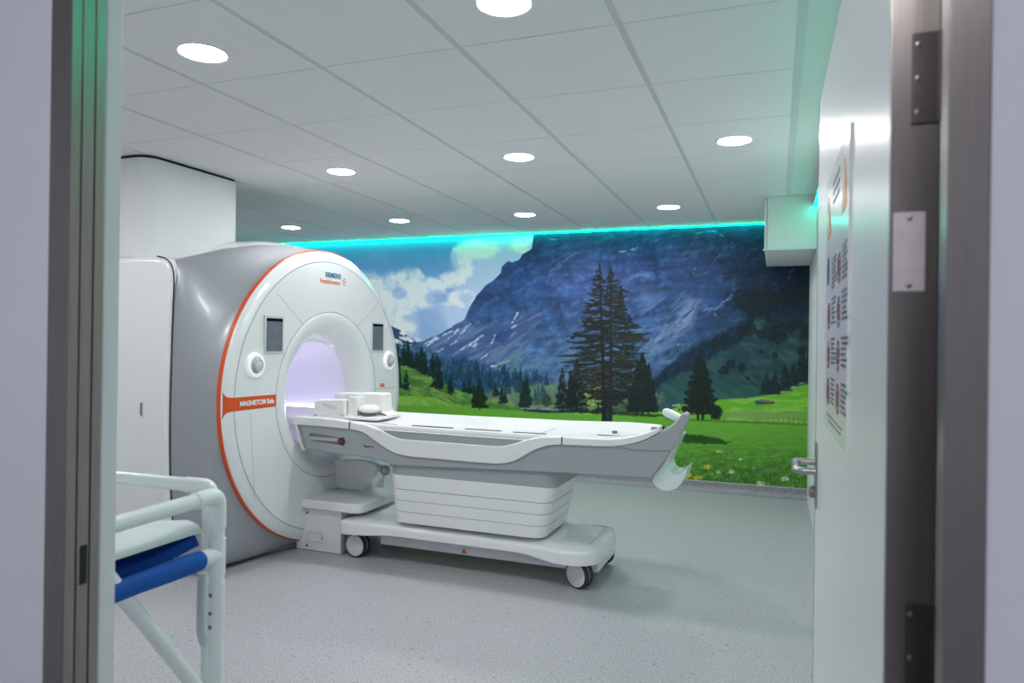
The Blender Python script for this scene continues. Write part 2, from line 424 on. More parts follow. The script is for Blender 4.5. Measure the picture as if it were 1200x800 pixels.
# seams on the cover
bm = bmesh.new()
def fx(y):   # height of the face at radius r
    return float(np.interp(y, [.54, .60, .70, .80, .869], [.008, .008, .007, .004, 0]))+.0004
def seam(y0, z0, y1, z1, w=.0022, n=14):
    d = Vector((0, y1-y0, z1-z0)).normalized(); p = Vector((0, -d.z, d.y))*w/2; top = []; 
    for k in range(n+1):
        t = k/n; y, z = y0+(y1-y0)*t, z0+(z1-z0)*t; x = fx(math.hypot(y, z-ZI)); top.append((Vector((x, y, z))+p, Vector((x, y, z))-p))
    for a_, b_ in zip(top[:-1], top[1:]):
        bm.faces.new([bm.verts.new(q) for q in (a_[0], b_[0], b_[1], a_[1])])
seam(-.535, 1.595, -.30, 1.418); seam(.575, 1.60, .30, 1.418); seam(.548, .965, .862, .968)
for r0 in (.8708, .5402):
    rr = [ringx(.0005 if r0 > .6 else .0084, r0+d) for d in (-.0012, .0012)]; bridge(bm, rr, True, False)
obj('panel_seams', bm, M['seam_grey'], mri, recalc=False)
bm = bmesh.new()
seam(-.752, .905, -.7, .40); 
obj('panel_seams', bm, M['seam_grey'], mri, recalc=False)

# orange band running from the rim to the bore ring, flaring where it meets the rim
bt = [(-.934, 1.034), (-.924, 1.014), (-.908, 1.003), (-.885, .9995), (-.80, .9985), (-.541, .9965)]
bb = [(-.543, .926), (-.80, .924), (-.885, .922), (-.908, .918), (-.924, .906), (-.934, .884)]
bm = bmesh.new(); n = 24
def bandx(y, z):
    r = math.hypot(y, z-ZI); return float(np.interp(r, [.54, .60, .70, .80, .869, .8745, .892, .915, .936, .9405], [.008, .008, .007, .004, 0, -.001, -.006, -.014, -.024, -.034]))+.0016
tp = smooth_path(bt, 6); bo = smooth_path(bb, 6)[::-1]
for i in range(len(tp)-1):
    rows_ = []
    for (p, q) in ((tp[i], bo[i]), (tp[i+1], bo[i+1])):
        rows_.append([bm.verts.new((bandx(p[0]*(1-t)+q[0]*t, p[1]*(1-t)+q[1]*t), p[0]*(1-t)+q[0]*t, p[1]*(1-t)+q[1]*t)) for t in np.linspace(0, 1, 7)])
    for j in range(6): bm.faces.new((rows_[0][j], rows_[0][j+1], rows_[1][j+1], rows_[1][j]))
bmesh.ops.remove_doubles(bm, verts=bm.verts[:], dist=1e-6)
obj('accent_band', bm, M['orange'], mri)
FACE = lambda y, z, x: frame((x, y, z), (0, 1, 0), (0, 0, 1), (1, 0, 0))
lettering('model_lettering', 'MAGNETOM Sola', .0385, M['logo_white'], mri, FACE(-.700, .9605, .0105), .95, .0012)
lettering('maker_lettering', 'SIEMENS', .046, M['logo_petrol'], mri, FACE(.012, 1.750, .0056), 1.0, .001)
lettering('maker_lettering', 'Healthineers', .046, M['logo_orange'], mri, FACE(-.020, 1.706, .0062), .95, .0004)
bm = bmesh.new()
for (dy, dz, s) in ((.118, 1.712, .0045), (.126, 1.728, .0055), (.140, 1.738, .006), (.136, 1.715, .0045), (.150, 1.722, .005), (.146, 1.700, .004), (.128, 1.697, .004)):
    lathe(bm, [(0, .001), (s, .001), (s, 0)], 14, FACE(dy, dz, .006), True)
obj('maker_dots', bm, M['logo_orange'], mri)
bm = bmesh.new(); box(bm, .002, .0085, .606, .668, .979, 1.004, .001, 1)
lb_ = obj('model_badge', bm, M['orange'], mri)
lettering('badge_lettering', 'MAGNETOM Sola', .0095, M['logo_white'], lb_, FACE(.637, .991, .0088), .9)
bm = bmesh.new(); box(bm, .003, .0065, -.70, -.56, .888, .893)
obj('small_print_line', bm, M['seam_grey'], mri, smooth=False)
for s in (-1, 1):
    yc = .5625*s-.004
    b = obj('display', prism([(yc-.085, 1.238), (yc+.085, 1.238), (yc+.085, 1.462), (yc-.085, 1.462)], .004, .014, .004, 2, 'yz'), M['bezel'], mri)
    obj('screen', nbox(.0138, .0150, yc-.070, yc+.070, 1.252, 1.427, .0004, 1), M['screen_glass'], b, smooth=False)
    obj('screen_header', nbox(.0138, .0150, yc-.070, yc+.070, 1.4272, 1.446, .0004, 1), M['screen_top'], b, smooth=False)
    yk = .722*s
    k = bmesh.new(); lathe(k, [(.047, .016), (.052, .022), (.066, .020), (.072, .012), (.073, -.004)], 40, FACE(yk, 1.173, .004)); d = obj('control_dial', k, M['dial_ring'], mri)
    k = bmesh.new(); lathe(k, [(0, .020), (.026, .020), (.030, .034), (.034, .036), (.047, .017)], 32, FACE(yk, 1.173, .004), False); obj('dial_knob', k, M['dial_grey'], d)
    k = bmesh.new(); lathe(k, [(0, .040), (.020, .038), (.029, .033)], 28, FACE(yk, 1.173, .004), False); obj('dial_cap', k, M['bezel'], d)

# silver body between the round front and the boxy rear
def section(x, aw, zt, nt, nb, zb=.02, n=128, zc=ZI):
    out = []
    for k in range(n):
        t = 2*PI*k/n; c, s = math.cos(t), math.sin(t); e = nt if s >= 0 else nb
        y = aw*math.copysign(abs(c)**(2/e), c); z = zc+((zt-zc) if s >= 0 else (zc-zb))*math.copysign(abs(s)**(2/e), s)
        out.append((x, y, z))
    return out
secs = [(-.050, .936, 1.900, 2, 2.0), (-.075, .938, 1.906, 2, 2.6), (-.10, .940, 1.913, 2.05, 4), (-.14, .944, 1.926, 2.2, 8), (-.19, .950, 1.937, 2.6, 14), (-.24, .956, 1.925, 3.4, 18), (-.29, .960, 1.885, 5, 20),
        (-.34, .962, 1.835, 8, 24), (-.39, .962, 1.803, 12, 24), (-.45, .962, 1.788, 16, 24), (-.60, .955, 1.782, 18, 24), (-.8, .93, 1.78, 18, 24), (-1.25, .930, 1.78, 18, 24), (-1.7, .93, 1.78, 18, 24)]
obj('body_shell', loft([section(*s) for s in secs], True, False), M['scanner_silver'], mri, ang=60)
# white service cover on the near side, with its rounded front corner
pc = [(-.275, .03), (-.318, .20), (-.345, .40), (-.360, .60), (-.366, .85), (-.364, 1.10), (-.357, 1.40), (-.352, 1.60), (-.354, 1.67), (-.366, 1.715), (-.390, 1.748), (-.425, 1.770), (-.48, 1.781), (-.60, 1.784), (-1.80, 1.784), (-1.80, .03)]
sc_ = obj('side_cover', prism(smooth_path(pc[:-2], 3)+pc[-2:], -.972, -.62, .036, 5), M['scanner_white'], mri, ang=50)
k = bmesh.new(); tube(k, [(x+.002, -.9635, z) for x, z in smooth_path(pc[:13], 3)], .0035, 8); obj('cover_gap', k, M['dark_gap'], mri)
for (x0, x1_, z0, z1) in ((-.592, -.548, .868, .968), (-.60, -.49, .212, .272)):
    g = obj('grip_recess', nbox(x0, x1_, -.9745, -.955, z0, z1, .012, 3), M['chassis_grey'], sc_)
    obj('grip_slot', nbox(x0+.011, x1_-.011, -.9755, -.965, z0+.012, z1-.012, .005, 2), M['seam_grey'], g)
# crown cover behind the column
def crown(x, w, zt): return [(x, .20+w*math.cos(t), 1.70+(zt-1.70)*abs(math.sin(t))**.6) for t in np.linspace(PI, 0, 40)]
obj('crown_cover', loft([crown(-.40, .46, 1.90), crown(-.44, .54, 1.965), crown(-.50, .58, 1.998), crown(-.58, .60, 2.012), crown(-.69, .60, 2.016)], False, False), M['scanner_white'], mri)
# plinth strip on the floor
obj('plinth_strip', loft([[(x, y, 0), (x+.012, y-.001, 0), (x+.010, y-.001, .026), (x, y, .030)] for x, y in ((-.085, -.03), (-.105, -.14), (-.225, -.55), (-.28, -.72), (-.30, -.90))]), M['chassis_grey'], mri)

# docking base in front of the bore
db = obj('docking_base', nbox(-.06, .272, -.250, .20, .002, .275, .006, 2), M['scanner_white'], mri)
slab = [(-.06, -.287), (.36, -.287), (.405, -.277), (.430, -.250), (.436, -.215), (.440, .10), (.440, .22), (-.06, .22)]
obj('step_slab', prism(slab, .268, .328, .014, 3, 'xy'), M['scanner_white'], db)
k = bmesh.new(); tube(k, fillet([(.035, -.252, .125), (.035, -.252, .065), (.09, -.252, .065), (.145, -.252, .065), (.145, -.252, .125), (.09, -.252, .125), (.05, -.252, .125)], .02, 5), .0045, 8); obj('latch', k, M['chassis_grey'], db)
for (x, z) in ((.022, .235), (.022, .03), (.14, .085)):
    k = bmesh.new(); lathe(k, [(0, .004), (.007, .003), (.009, 0)], 14, frame((x, -.250, z), (1, 0, 0), (0, 0, 1), (0, -1, 0)), True); obj('screw', k, M['seam_grey'], db)
dc = obj('docking_column', prism([(-.02, .52), (.20, .535), (.275, .528), (.318, .512), (.334, .49), (.330, .462), (.235, .35), (.22, .328), (-.02, .328)], .06, .22, .012, 3), M['scanner_white'], mri)
k = bmesh.new(); lathe(k, [(0, .008), (.020, .008), (.024, .014), (.034, .014), (.036, 0)], 24, frame((.362, .12, .468), (1, 0, 0), (0, 0, 1), (0, -1, 0)), True); obj('docking_knob', k, M['dial_grey'], dc)
k = bmesh.new(); lathe(k, [(0, .018), (.019, .017), (.021, .008)], 20, frame((.362, .12, .468), (1, 0, 0), (0, 0, 1), (0, -1, 0)), True); obj('knob_cap', k, M['bezel'], dc)

# column above the scanner
colm = thing('ceiling_column', 'white boxed column with rounded corner between the scanner and the ceiling', 'column', GL, GR)
obj('casing', nbox(-1.75, -.70, -.845, -.060, 1.80, 2.392, .10, 8, 'z'), M['white_plaster'], colm, ang=30)
obj('shadow_gap', nbox(-1.742, -.708, -.837, -.068, 2.390, 2.4095, .095, 8, 'z'), M['dark_gap'], colm)

# ---------------------------------------------------------------- patient table
tb = thing('patient_table', 'long white and grey patient table on castors docked to the scanner bore', 'table', GL, GR)
def taper(bm, x0=1.95, x1=2.3, y1=-.12):
    for v in bm.verts:
        if v.co.y > 0 and v.co.x > x0:
            t = min(1, (v.co.x-x0)/(x1-x0)); t = t*t*(3-2*t); v.co.y = v.co.y*(1-t)+y1*t
    return bm
sil = [(-.005, .806), (.012, .79), (.055, .655), (.075, .646), (.20, .638), (.33, .631), (.565, .621), (.62, .606), (.68, .592), (.80, .595), (1.0, .603), (1.2, .611), (1.45, .619), (1.60, .624), (1.74, .629), (1.95, .632), (2.02, .634), (2.08, .636), (2.14, .638), (2.18, .640), (2.195, .650),
       (2.241, .712), (2.275, .765), (2.290, .790), (2.24, .812), (2.14, .812), (2.08, .808), (2.02, .805), (1.95, .802), (1.6, .800), (.6, .803)]
obj('side_body', taper(prism(sil, -.325, .240, .010, 3)), M['table_grey'], tb, ang=40)
# white sweeping trim on the near side
up = [(-.030, .846), (.10, .846), (.25, .843), (.36, .836), (.43, .829), (.50, .820), (.592, .799), (.640, .780), (.679, .766), (.720, .756), (.765, .752), (.88, .751), (1.014, .751), (1.147, .750), (1.28, .749), (1.349, .750), (1.395, .757), (1.44, .770), (1.492, .788), (1.55, .805), (1.602, .815), (1.66, .8205), (1.717, .8225), (1.83, .824), (1.931, .826), (1.98, .829), (2.03, .835), (2.08, .845), (2.131, .859), (2.17, .873), (2.205, .890), (2.228, .906)]
lo = [(-.005, .797), (.10, .795), (.25, .793), (.387, .789), (.43, .786), (.468, .779), (.51, .762), (.549, .739), (.595, .714), (.637, .692), (.68, .674), (.723, .663), (.785, .656), (.85, .654), (1.015, .653), (1.149, .652), (1.27, .652), (1.351, .654), (1.396, .661), (1.43, .671), (1.456, .682), (1.493, .703), (1.53, .726), (1.565, .745), (1.602, .761), (1.64, .773), (1.68, .779), (1.717, .781), (1.79, .783), (1.862, .785), (1.93, .787), (1.999, .792), (2.065, .805), (2.105, .816), (2.144, .830), (2.18, .848), (2.209, .866), (2.235, .886)]
obj('sweeping_trim', prism(smooth_path(up, 3)+smooth_path(lo, 3)[::-1], -.340, -.27, .006, 3), M['table_white'], tb, ang=45)
for x, z0, z1 in ((.387, .791, .834), (1.717, .783, .8225)):
    obj('trim_joint', nbox(x-.0035, x+.0035, -.3408, -.30, z0, z1), M['rubber'], tb, smooth=False)
obj('head_end_trim', prism([(-.034, .80), (-.020, .80), (.030, .655), (.052, .640), (.060, .643), (.042, .66), (-.004, .80), (-.004, .84), (-.034, .84)], -.334, .235, .004, 2), M['table_white'], tb)
k = bmesh.new(); tube(k, [(.58, -.3275, .798), (1.0, -.3275, .7945), (1.53, -.3275, .7925)], .0035, 8); obj('side_rail', k, M['table_white'], tb)
# sliding table top: shallow concave board, raised far rim, scooped foot end
def tsec(x, zn, zc, zf, yf, yn=-.312): 
    top = [(yn, zn-.012), (yn+.008, zn), (yn+.05, zn+.001), (-.17, zc+.003), (-.06, zc), (.04, zc+.006), (yf-.06, zf-.010), (yf-.012, zf), (yf, zf-.01)]
    return [(x, y, z) for y, z in top]+[(x, yf, .79), (x, yn, .79)]
tt = [(-1.1, .838, .818, .846, .24), (-.05, .838, .818, .846, .24), (.36, .830, .814, .846, .24), (.5, .823, .812, .846, .24), (.9, .820, .812, .846, .24), (1.6, .820, .814, .850, .24), (1.8, .824, .818, .856, .235), (1.95, .829, .822, .862, .22), (2.05, .838, .826, .866, .17), (2.12, .850, .834, .872, .10), (2.17, .862, .848, .878, .03), (2.20, .872, .866, .884, -.05)]
obj('table_top', loft([tsec(*t) for t in tt]), M['table_top'], tb, ang=40)
obj('foot_recess', prism([(1.86, -.16), (1.90, -.20), (2.06, -.19), (2.10, -.13), (2.06, -.05), (1.90, -.03), (1.86, -.08)], .829, .833, .001, 1, 'xy'), M['chassis_grey'], tb)
obj('recess_pin', nbox(1.94, 1.965, -.14, -.12, .832, .848, .003, 2), M['seam_grey'], tb)
obj('board_joint', nbox(1.560, 1.563, -.30, .23, .8215, .8222), M['seam_grey'], tb, smooth=False)
for (x0, x1_, y, w) in ((.52, .66, -.245, .006), (.75, 1.03, -.235, .014), (1.10, 1.33, -.235, .008), (1.40, 1.60, -.245, .008)):
    zz = .8235
    obj('rail_slot', prism([(x0, y), (x0+.01, y-w), (x1_-.01, y-w), (x1_, y), (x1_-.02, y+w), (x0+.02, y+w)], zz-.006, zz, 0, 1, 'xy'), M['rubber'], tb, smooth=False)
# grip and button on the head end
hs = obj('grip_recess', prism([(.085, .742), (.10, .752), (.29, .737), (.34, .728), (.345, .70), (.31, .688), (.12, .700), (.09, .712)], -.3265, -.31, .002, 1), M['seam_grey'], tb)
obj('grip_bar', nbox(.088, .300, -.334, -.318, .706, .729, .006, 3), M['dial_grey'], hs)
k = bmesh.new(); lathe(k, [(.012, .014), (.020, .012), (.024, 0)], 24, frame((.325, -.326, .712), (1, 0, 0), (0, 0, 1), (0, -1, 0)), True); rb = obj('button_collar', k, M['rubber'], tb)
k = bmesh.new(); lathe(k, [(0, .020), (.010, .019), (.013, .012)], 20, frame((.325, -.326, .712), (1, 0, 0), (0, 0, 1), (0, -1, 0)), True); obj('release_button', k, M['red'], rb)
bm = bmesh.new()
for (x0, x1_, z0, z1) in ((.475, .505, .694, .698), (.485, .52, .688, .692), (.515, .532, .694, .699), (.53, .55, .690, .694), (.50, .515, .682, .684)): box(bm, x0, x1_, -.3262, -.3245, z0, z1)
obj('emblem', bm, M['rubber'], tb, smooth=False)
# foot handle sweeping up, with white grip, and the curved tray below it
fh = [(1.98, .795), (2.06, .805), (2.144, .829), (2.209, .864), (2.253, .893), (2.302, .927), (2.335, .974), (2.350, .981), (2.366, .972), (2.366, .955), (2.352, .915), (2.328, .859), (2.300, .802), (2.285, .785), (2.10, .775)]
obj('foot_handle', prism(fh, -.334, -.215, .010, 3), M['table_grey'], tb, ang=45)
k = bmesh.new(); tube(k, [(2.335, -.29, .945), (2.305, -.285, .955), (2.275, -.278, .967), (2.250, -.272, .977), (2.238, -.269, .981)], [.020, .023, .024, .022, .012], 16); obj('hand_grip', k, M['tray_plastic'], tb)
tray = [(2.318, .861), (2.284, .788), (2.241, .709), (2.196, .650), (2.187, .618), (2.203, .592), (2.234, .576), (2.269, .574), (2.308, .590), (2.334, .619), (2.351, .656), (2.361, .694), (2.355, .691), (2.333, .672), (2.316, .661), (2.29, .662), (2.272, .676), (2.263, .706), (2.269, .729), (2.295, .785), (2.325, .853)]
obj('paper_tray', prism(tray, -.28, -.05, .003, 2), M['tray_plastic'], tb, ang=40)
# pedestal and folded bellows
obj('pedestal', nbox(.640, 1.668, -.303, .20, .535, .640, .065, 6, 'z'), M['table_grey'], tb)
def rrect(x0, x1_, y0, y1, r, z, n=6):
    out = []
    for cx, cy, a0 in ((x1_-r, y1-r, 0), (x0+r, y1-r, PI/2), (x0+r, y0+r, PI), (x1_-r, y0+r, 3*PI/2)):
        out += [(cx+r*math.cos(a0+PI/2*k/n), cy+r*math.sin(a0+PI/2*k/n), z) for k in range(n+1)]
    return out
rings = []
zs = [.258, .324, .389, .453, .540]
for i in range(4):
    for f, ins in ((0, .005), (.045, 0), (.955, 0), (1, .005)):
        z = zs[i]+(zs[i+1]-zs[i])*f; t = (z-.258)/.282
        rings.append(rrect(.668-.030*t+ins, 1.604+.062*t-ins, -.305+ins, .185-ins, .065, z))
obj('bellows', loft(rings), M['table_white'], tb, ang=30)
bm = bmesh.new()
for z in zs[1:4]:
    t = (z-.258)/.282; bridge(bm, [rrect(.668-.030*t+.003, 1.604+.062*t-.003, -.302, .182, .065, z+d) for d in (-.0022, .0022)], True, False)
obj('bellows_folds', bm, M['seam_grey'], tb)
# base cover with dropped skirts at the wheels
def base_out(z, ins):
    pts = [(.30, -.20), (.315, -.27), (.345, -.305), (.40, -.318), (.55, -.318), (.68, -.312), (.80, -.310), (1.2, -.310), (1.45, -.311), (1.58, -.318), (1.66, -.330), (1.75, -.336), (1.83, -.330), (1.89, -.305), (1.925, -.25), (1.935, -.15), (1.935, .10), (1.92, .18), (1.87, .235), (1.78, .250), (.5, .250), (.38, .245), (.32, .21), (.30, .15)]
    c = (1.1, -.03); out = []
    for x, y in smooth_path([(px-.03, py) for px, py in pts+[pts[0]]], 3)[:-1]:
        d = np.array((x-c[0], (y-c[1])*2.5)); L_ = np.linalg.norm(d); out.append((x-d[0]/L_*ins, y-d[1]/L_*ins*.9, z(x) if callable(z) else z))
    return out
zlow = lambda x: float(np.interp(x, [.28, .36, .50, .62, .70, 1.50, 1.60, 1.70, 1.80, 1.95], [.150, .152, .160, .174, .176, .174, .158, .146, .146, .152]))
zhi = lambda x: float(np.interp(x, [.28, .50, .65, 1.55, 1.64, 1.75, 1.95], [.228, .236, .232, .222, .222, .222, .226]))
obj('base_cover', loft([base_out(lambda x: zlow(x)+.02, .05), base_out(zlow, .006), base_out(zlow, 0), base_out(lambda x: zhi(x)-.022, 0), base_out(lambda x: zhi(x)-.006, .006), base_out(zhi, .022), base_out(lambda x: zhi(x)+.006, .05), base_out(lambda x: .245, .12)]), M['scanner_white'], tb, ang=50)
obj('base_well', prism([(1.68, -.21), (1.72, -.24), (1.81, -.24), (1.845, -.20), (1.845, .10), (1.81, .15), (1.68, .15)], .236, .2465, .004, 2, 'xy'), M['chassis_grey'], tb)
fr = [(.36, .238), (.40, .242), (.45, .252), (.50, .275), (.54, .300), (.58, .318), (.70, .325), (.70, .225), (.36, .225)]
obj('base_fairing', prism(fr, -.10, .20, .008, 2), M['scanner_white'], tb)
ch = obj('chassis', nbox(.52, 1.885, -.192, .20, .080, .170, .006, 2), M['chassis_grey'], tb)
k = prism([(1.065, .092), (1.105, .092), (1.085, .122)], -.1938, -.1920); obj('warning_label', k, M['amber'], ch, smooth=False)
for x in (.70, .745, .90):
    k = bmesh.new(); lathe(k, [(0, .02), (.014, .018), (.016, 0)], 16, frame((x, -.192, .163), (1, 0, 0), (0, 0, 1), (0, -1, 0)), True); obj('cable_gland', k, M['rubber' if x == .745 else 'seam_grey'], ch)
def caster(x, y, yaw, lx=0):
    c = obj('caster', nbox(-.035, .035, -.018, .018, .070, .185, .006, 2), M['seam_grey'], tb, (x, y, 0), (0, 0, yaw))
    for s in (-1, 1):
        w = bmesh.new(); Mx = Matrix.Translation((0, s*.008, .0735)) @ Matrix.Rotation(-s*PI/2, 4, 'X')
        lathe(w, [(.060, .0), (.0715, .002), (.0735, .006), (.0735, .020), (.071, .024), (.064, .0255)], 40, Mx); obj('tyre', w, M['rubber'], c)
        w = bmesh.new(); lathe(w, [(.065, .0245), (.060, .027), (.020, .0295), (.016, .0315), (0, .0315)], 40, Mx); obj('wheel_disc', w, M['chassis_grey'], c)
        w = bmesh.new(); lathe(w, [(.066, -.004), (.066, .002)], 40, Mx); obj('wheel_core', w, M['chassis_grey'], c)
caster(.385, -.228, math.radians(-4)); caster(1.79, -.222, math.radians(-24)); caster(1.80, .225, math.radians(-20)); caster(.385, .20, math.radians(5))

# head holder on the table top
hd = thing('head_holder', 'white moulded head coil holder with a round cup, on the table at the bore mouth', 'head rest', GL, GR)
obj('base_plate', nbox(.02, .47, -.17, .13, .826, .846, .008, 3), M['foam_white'], hd)
nb_ = obj('side_block', prism([(-.005, .842), (-.005, .915), (.015, .938), (.20, .948), (.222, .940), (.228, .842)], -.165, -.055, .010, 3), M['foam_white'], hd)
obj('handle_slot', prism([(.055, .918), (.075, .924), (.175, .900), (.180, .884), (.150, .880), (.075, .898)], -.1662, -.15, .002, 2), M['chassis_grey'], nb_)
obj('rear_block', prism([(.06, .842), (.06, .965), (.08, .978), (.40, .985), (.412, .975), (.418, .90), (.43, .87), (.47, .846), (.47, .842)], -.04, .10, .010, 3), M['foam_white'], hd)
obj('front_block', prism([(.228, .842), (.228, .955), (.245, .966), (.29, .966), (.298, .955), (.298, .842)], -.13, -.03, .008, 3), M['foam_white'], hd)
k = bmesh.new(); lathe(k, [(0, .055), (.03, .054), (.055, .047), (.068, .034), (.070, .022), (.055, .010), (.030, .002), (0, 0)], 36, frame((.365, -.085, .862), (1, 0, 0), (0, 1, 0), (0, 0, 1)), False)
obj('head_cup', k, M['foam_white'], hd)
obj('cup_gap', nbox(.33, .40, -.13, -.06, .845, .866, .012, 3), M['seam_grey'], hd)
obj('clip', nbox(.205, .235, -.178, -.165, .846, .860, .003, 2), M['chassis_grey'], hd)

# ---------------------------------------------------------------- pipe trolley by the doorway
X1, Y1, X2, Y2 = -1.152, 1.247, -1.222, 1.300
tr_ = thing('pipe_trolley', 'white plastic pipe trolley frame standing inside the doorway at the left', 'trolley', (X1, Y1, 0))
def pt(*ps): return [(x-X1, y-Y1, z) for x, y, z in ps]
RP, RF = .0158, .0182
def pipe(name, pts, r, rad=0., par=tr_, m='pvc'):
    k = bmesh.new(); p = pt(*pts); p = fillet(p, rad, 8) if rad else p; tube(k, p, r, 24); return obj(name, k, M[m], par, ang=50)
XW, YN = -1.78, .86
pipe('post', [(X1, Y1, 0), (X1, Y1, .95)], RP); pipe('post', [(X2, Y2, 0), (X2, Y2, .95)], RP)
pipe('post', [(XW, Y2, 0), (XW, Y2, .95)], RP); pipe('post', [(X1+.02, YN, 0), (X1+.02, YN, .95)], RP)
pipe('elbow', [(X1, Y1, .905), (X1, Y1, .976), (X1+.003, Y1-.07, .976)], RF, .024)
pipe('elbow', [(X2, Y2, .905), (X2, Y2, .978), (X2-.07, Y2-.001, .978)], RF, .024)
pipe('elbow', [(X1+.02, YN, .905), (X1+.02, YN, .976), (X1+.017, YN+.07, .976)], RF, .035)
pipe('elbow', [(XW, Y2, .905), (XW, Y2, .978), (XW+.07, Y2, .978)], RF, .035)
pipe('arm_rail', [(X1+.003, Y1-.06, .976), (X1+.017, YN+.06, .976)], RP)
pipe('back_rail', [(X2-.06, Y2, .978), (XW+.06, Y2-.012, .978)], RP)
for z0, z1 in ((.80, .880), (.675, .785)): pipe('sleeve', [(X1, Y1, z0), (X1, Y1, z1)], RF)
pipe('sleeve', [(X2, Y2, .80), (X2, Y2, .87)], RF)
pipe('tee', [(X1, Y1, .846), (X1, Y1-.045, .846)], RF)
pipe('sling_rail', [(X1, Y1-.02, .846), (X1+.004, YN, .846)], RP)
pipe('brace', [(X1-.004, .93, .94), (X1-.004, 1.232, .524)], .0150)
for z in (.76, .72, .69):
    k = bmesh.new(); lathe(k, [(0, .003), (.004, .002), (.005, 0)], 10, frame((.0, -RF+.0005, z), (1, 0, 0), (0, 0, 1), (0, -1, 0)), True); obj('bolt', k, M['seam_grey'], tr_)
k = bmesh.new(); tube(k, pt((X2+.01, Y2-.03, .79), (X2+.012, Y2-.034, .74), (X2+.012, Y2-.034, .66), (X2+.016, Y2-.028, .63)), .012, 12); obj('spring_clip', k, M['bezel'], tr_)
# blue sling: sleeve round the near rail and a sagging bed
k = bmesh.new(); tube(k, pt(*[(X1+.002, Y1-.052-(Y1-.052-YN)*t, .846) for t in np.linspace(0, 1, 14)]), [.0205+.0010*math.sin(9*t) for t in np.linspace(0, 1, 14)], 24)
obj('sling_sleeve', k, M['blue_cloth'], tr_)
rings = []
for x, z in ((X1-.008, .860), (X1-.020, .880), (X1-.045, .884), (X1-.11, .870), (X1-.2, .860), (X1-.35, .852), (X1-.5, .858), (XW+.02, .872)):
    rings.append([(x-X1+.006*math.sin(7*t+x*9), YN+(Y1-.045-YN)*t-Y1, z+.010*math.sin(5*t+x*14)+.006*t) for t in np.linspace(0, 1, 18)])
top = loft(rings, False, False); r2 = bmesh.ops.solidify(top, geom=top.faces[:], thickness=.012)
obj('sling_bed', top, M['blue_cloth'], tr_)
# folded linen pad lying on the sling
rings = []
for x, h in ((X1-.012, .002), (X1-.020, .009), (X1-.05, .014), (X1-.2, .022), (X1-.4, .026), (X1-.52, .022), (XW+.08, .006)):
    ys_ = np.linspace(YN+.005, Y1-.034, 16)
    zb = [float(np.interp(x, [XW+.02, X1-.5, X1-.35, X1-.2, X1-.11, X1-.06, X1-.03, X1-.012], [.878, .866, .862, .870, .880, .893, .893, .888]))+.012 for y in ys_]
    rings.append([(x, y, b+.002+h+.003*math.sin(17*y+6*x)) for y, b in zip(ys_, zb)]+[(x, y, b) for y, b in zip(ys_[::-1], zb)])
pad = obj('linen_pad', loft(rings), M['linen'], None, ang=50); tag(pad, 'folded white linen pad lying on the blue sling of the pipe trolley', 'linen')
# ---------------------------------------------------------------- mural artwork
# The wall mural is a flat printed alpine photograph.  Its ink colours are
# generated procedurally (value noise + shapes) on a raster, then stored as a
# per-vertex colour on the finely gridded mural sheet.
SS = 2                                   # raster samples per print unit
U0, U1, V0, V1 = 340, 962, 250, 596      # print units covered by the artwork
PW, PH = (U1-U0)*SS, (V1-V0)*SS
uu, vv = np.meshgrid(U0+(np.arange(PW)+.5)/SS, V0+(np.arange(PH)+.5)/SS)
rng = np.random.RandomState(7)

def vnoise(x, y, seed):
    r = np.random.RandomState(seed); L = r.rand(257, 257)
    xi = np.floor(x).astype(int); yi = np.floor(y).astype(int)
    fx = x-xi; fy = y-yi; fx = fx*fx*(3-2*fx); fy = fy*fy*(3-2*fy)
    a = L[yi % 256, xi % 256]; b = L[yi % 256, (xi+1) % 256]
    c = L[(yi+1) % 256, xi % 256]; d = L[(yi+1) % 256, (xi+1) % 256]
    return (a*(1-fx)+b*fx)*(1-fy)+(c*(1-fx)+d*fx)*fy

def fbm(sx, sy, seed, octv=5, rot=0.0, x=None, y=None):
    x = uu if x is None else x; y = vv if y is None else y
    c, s = math.cos(rot), math.sin(rot)
    px, py = (x*c+y*s)/sx, (-x*s+y*c)/sy
    t = 0; a = .5; n = 0
    for o in range(octv):
        t = t+a*vnoise(px*2**o+17.3*o, py*2**o+9.1*o, seed+o); n += a; a *= .55
    return t/n

def sstep(a, b, t):
    t = np.clip((t-a)/(b-a), 0, 1); return t*t*(3-2*t)

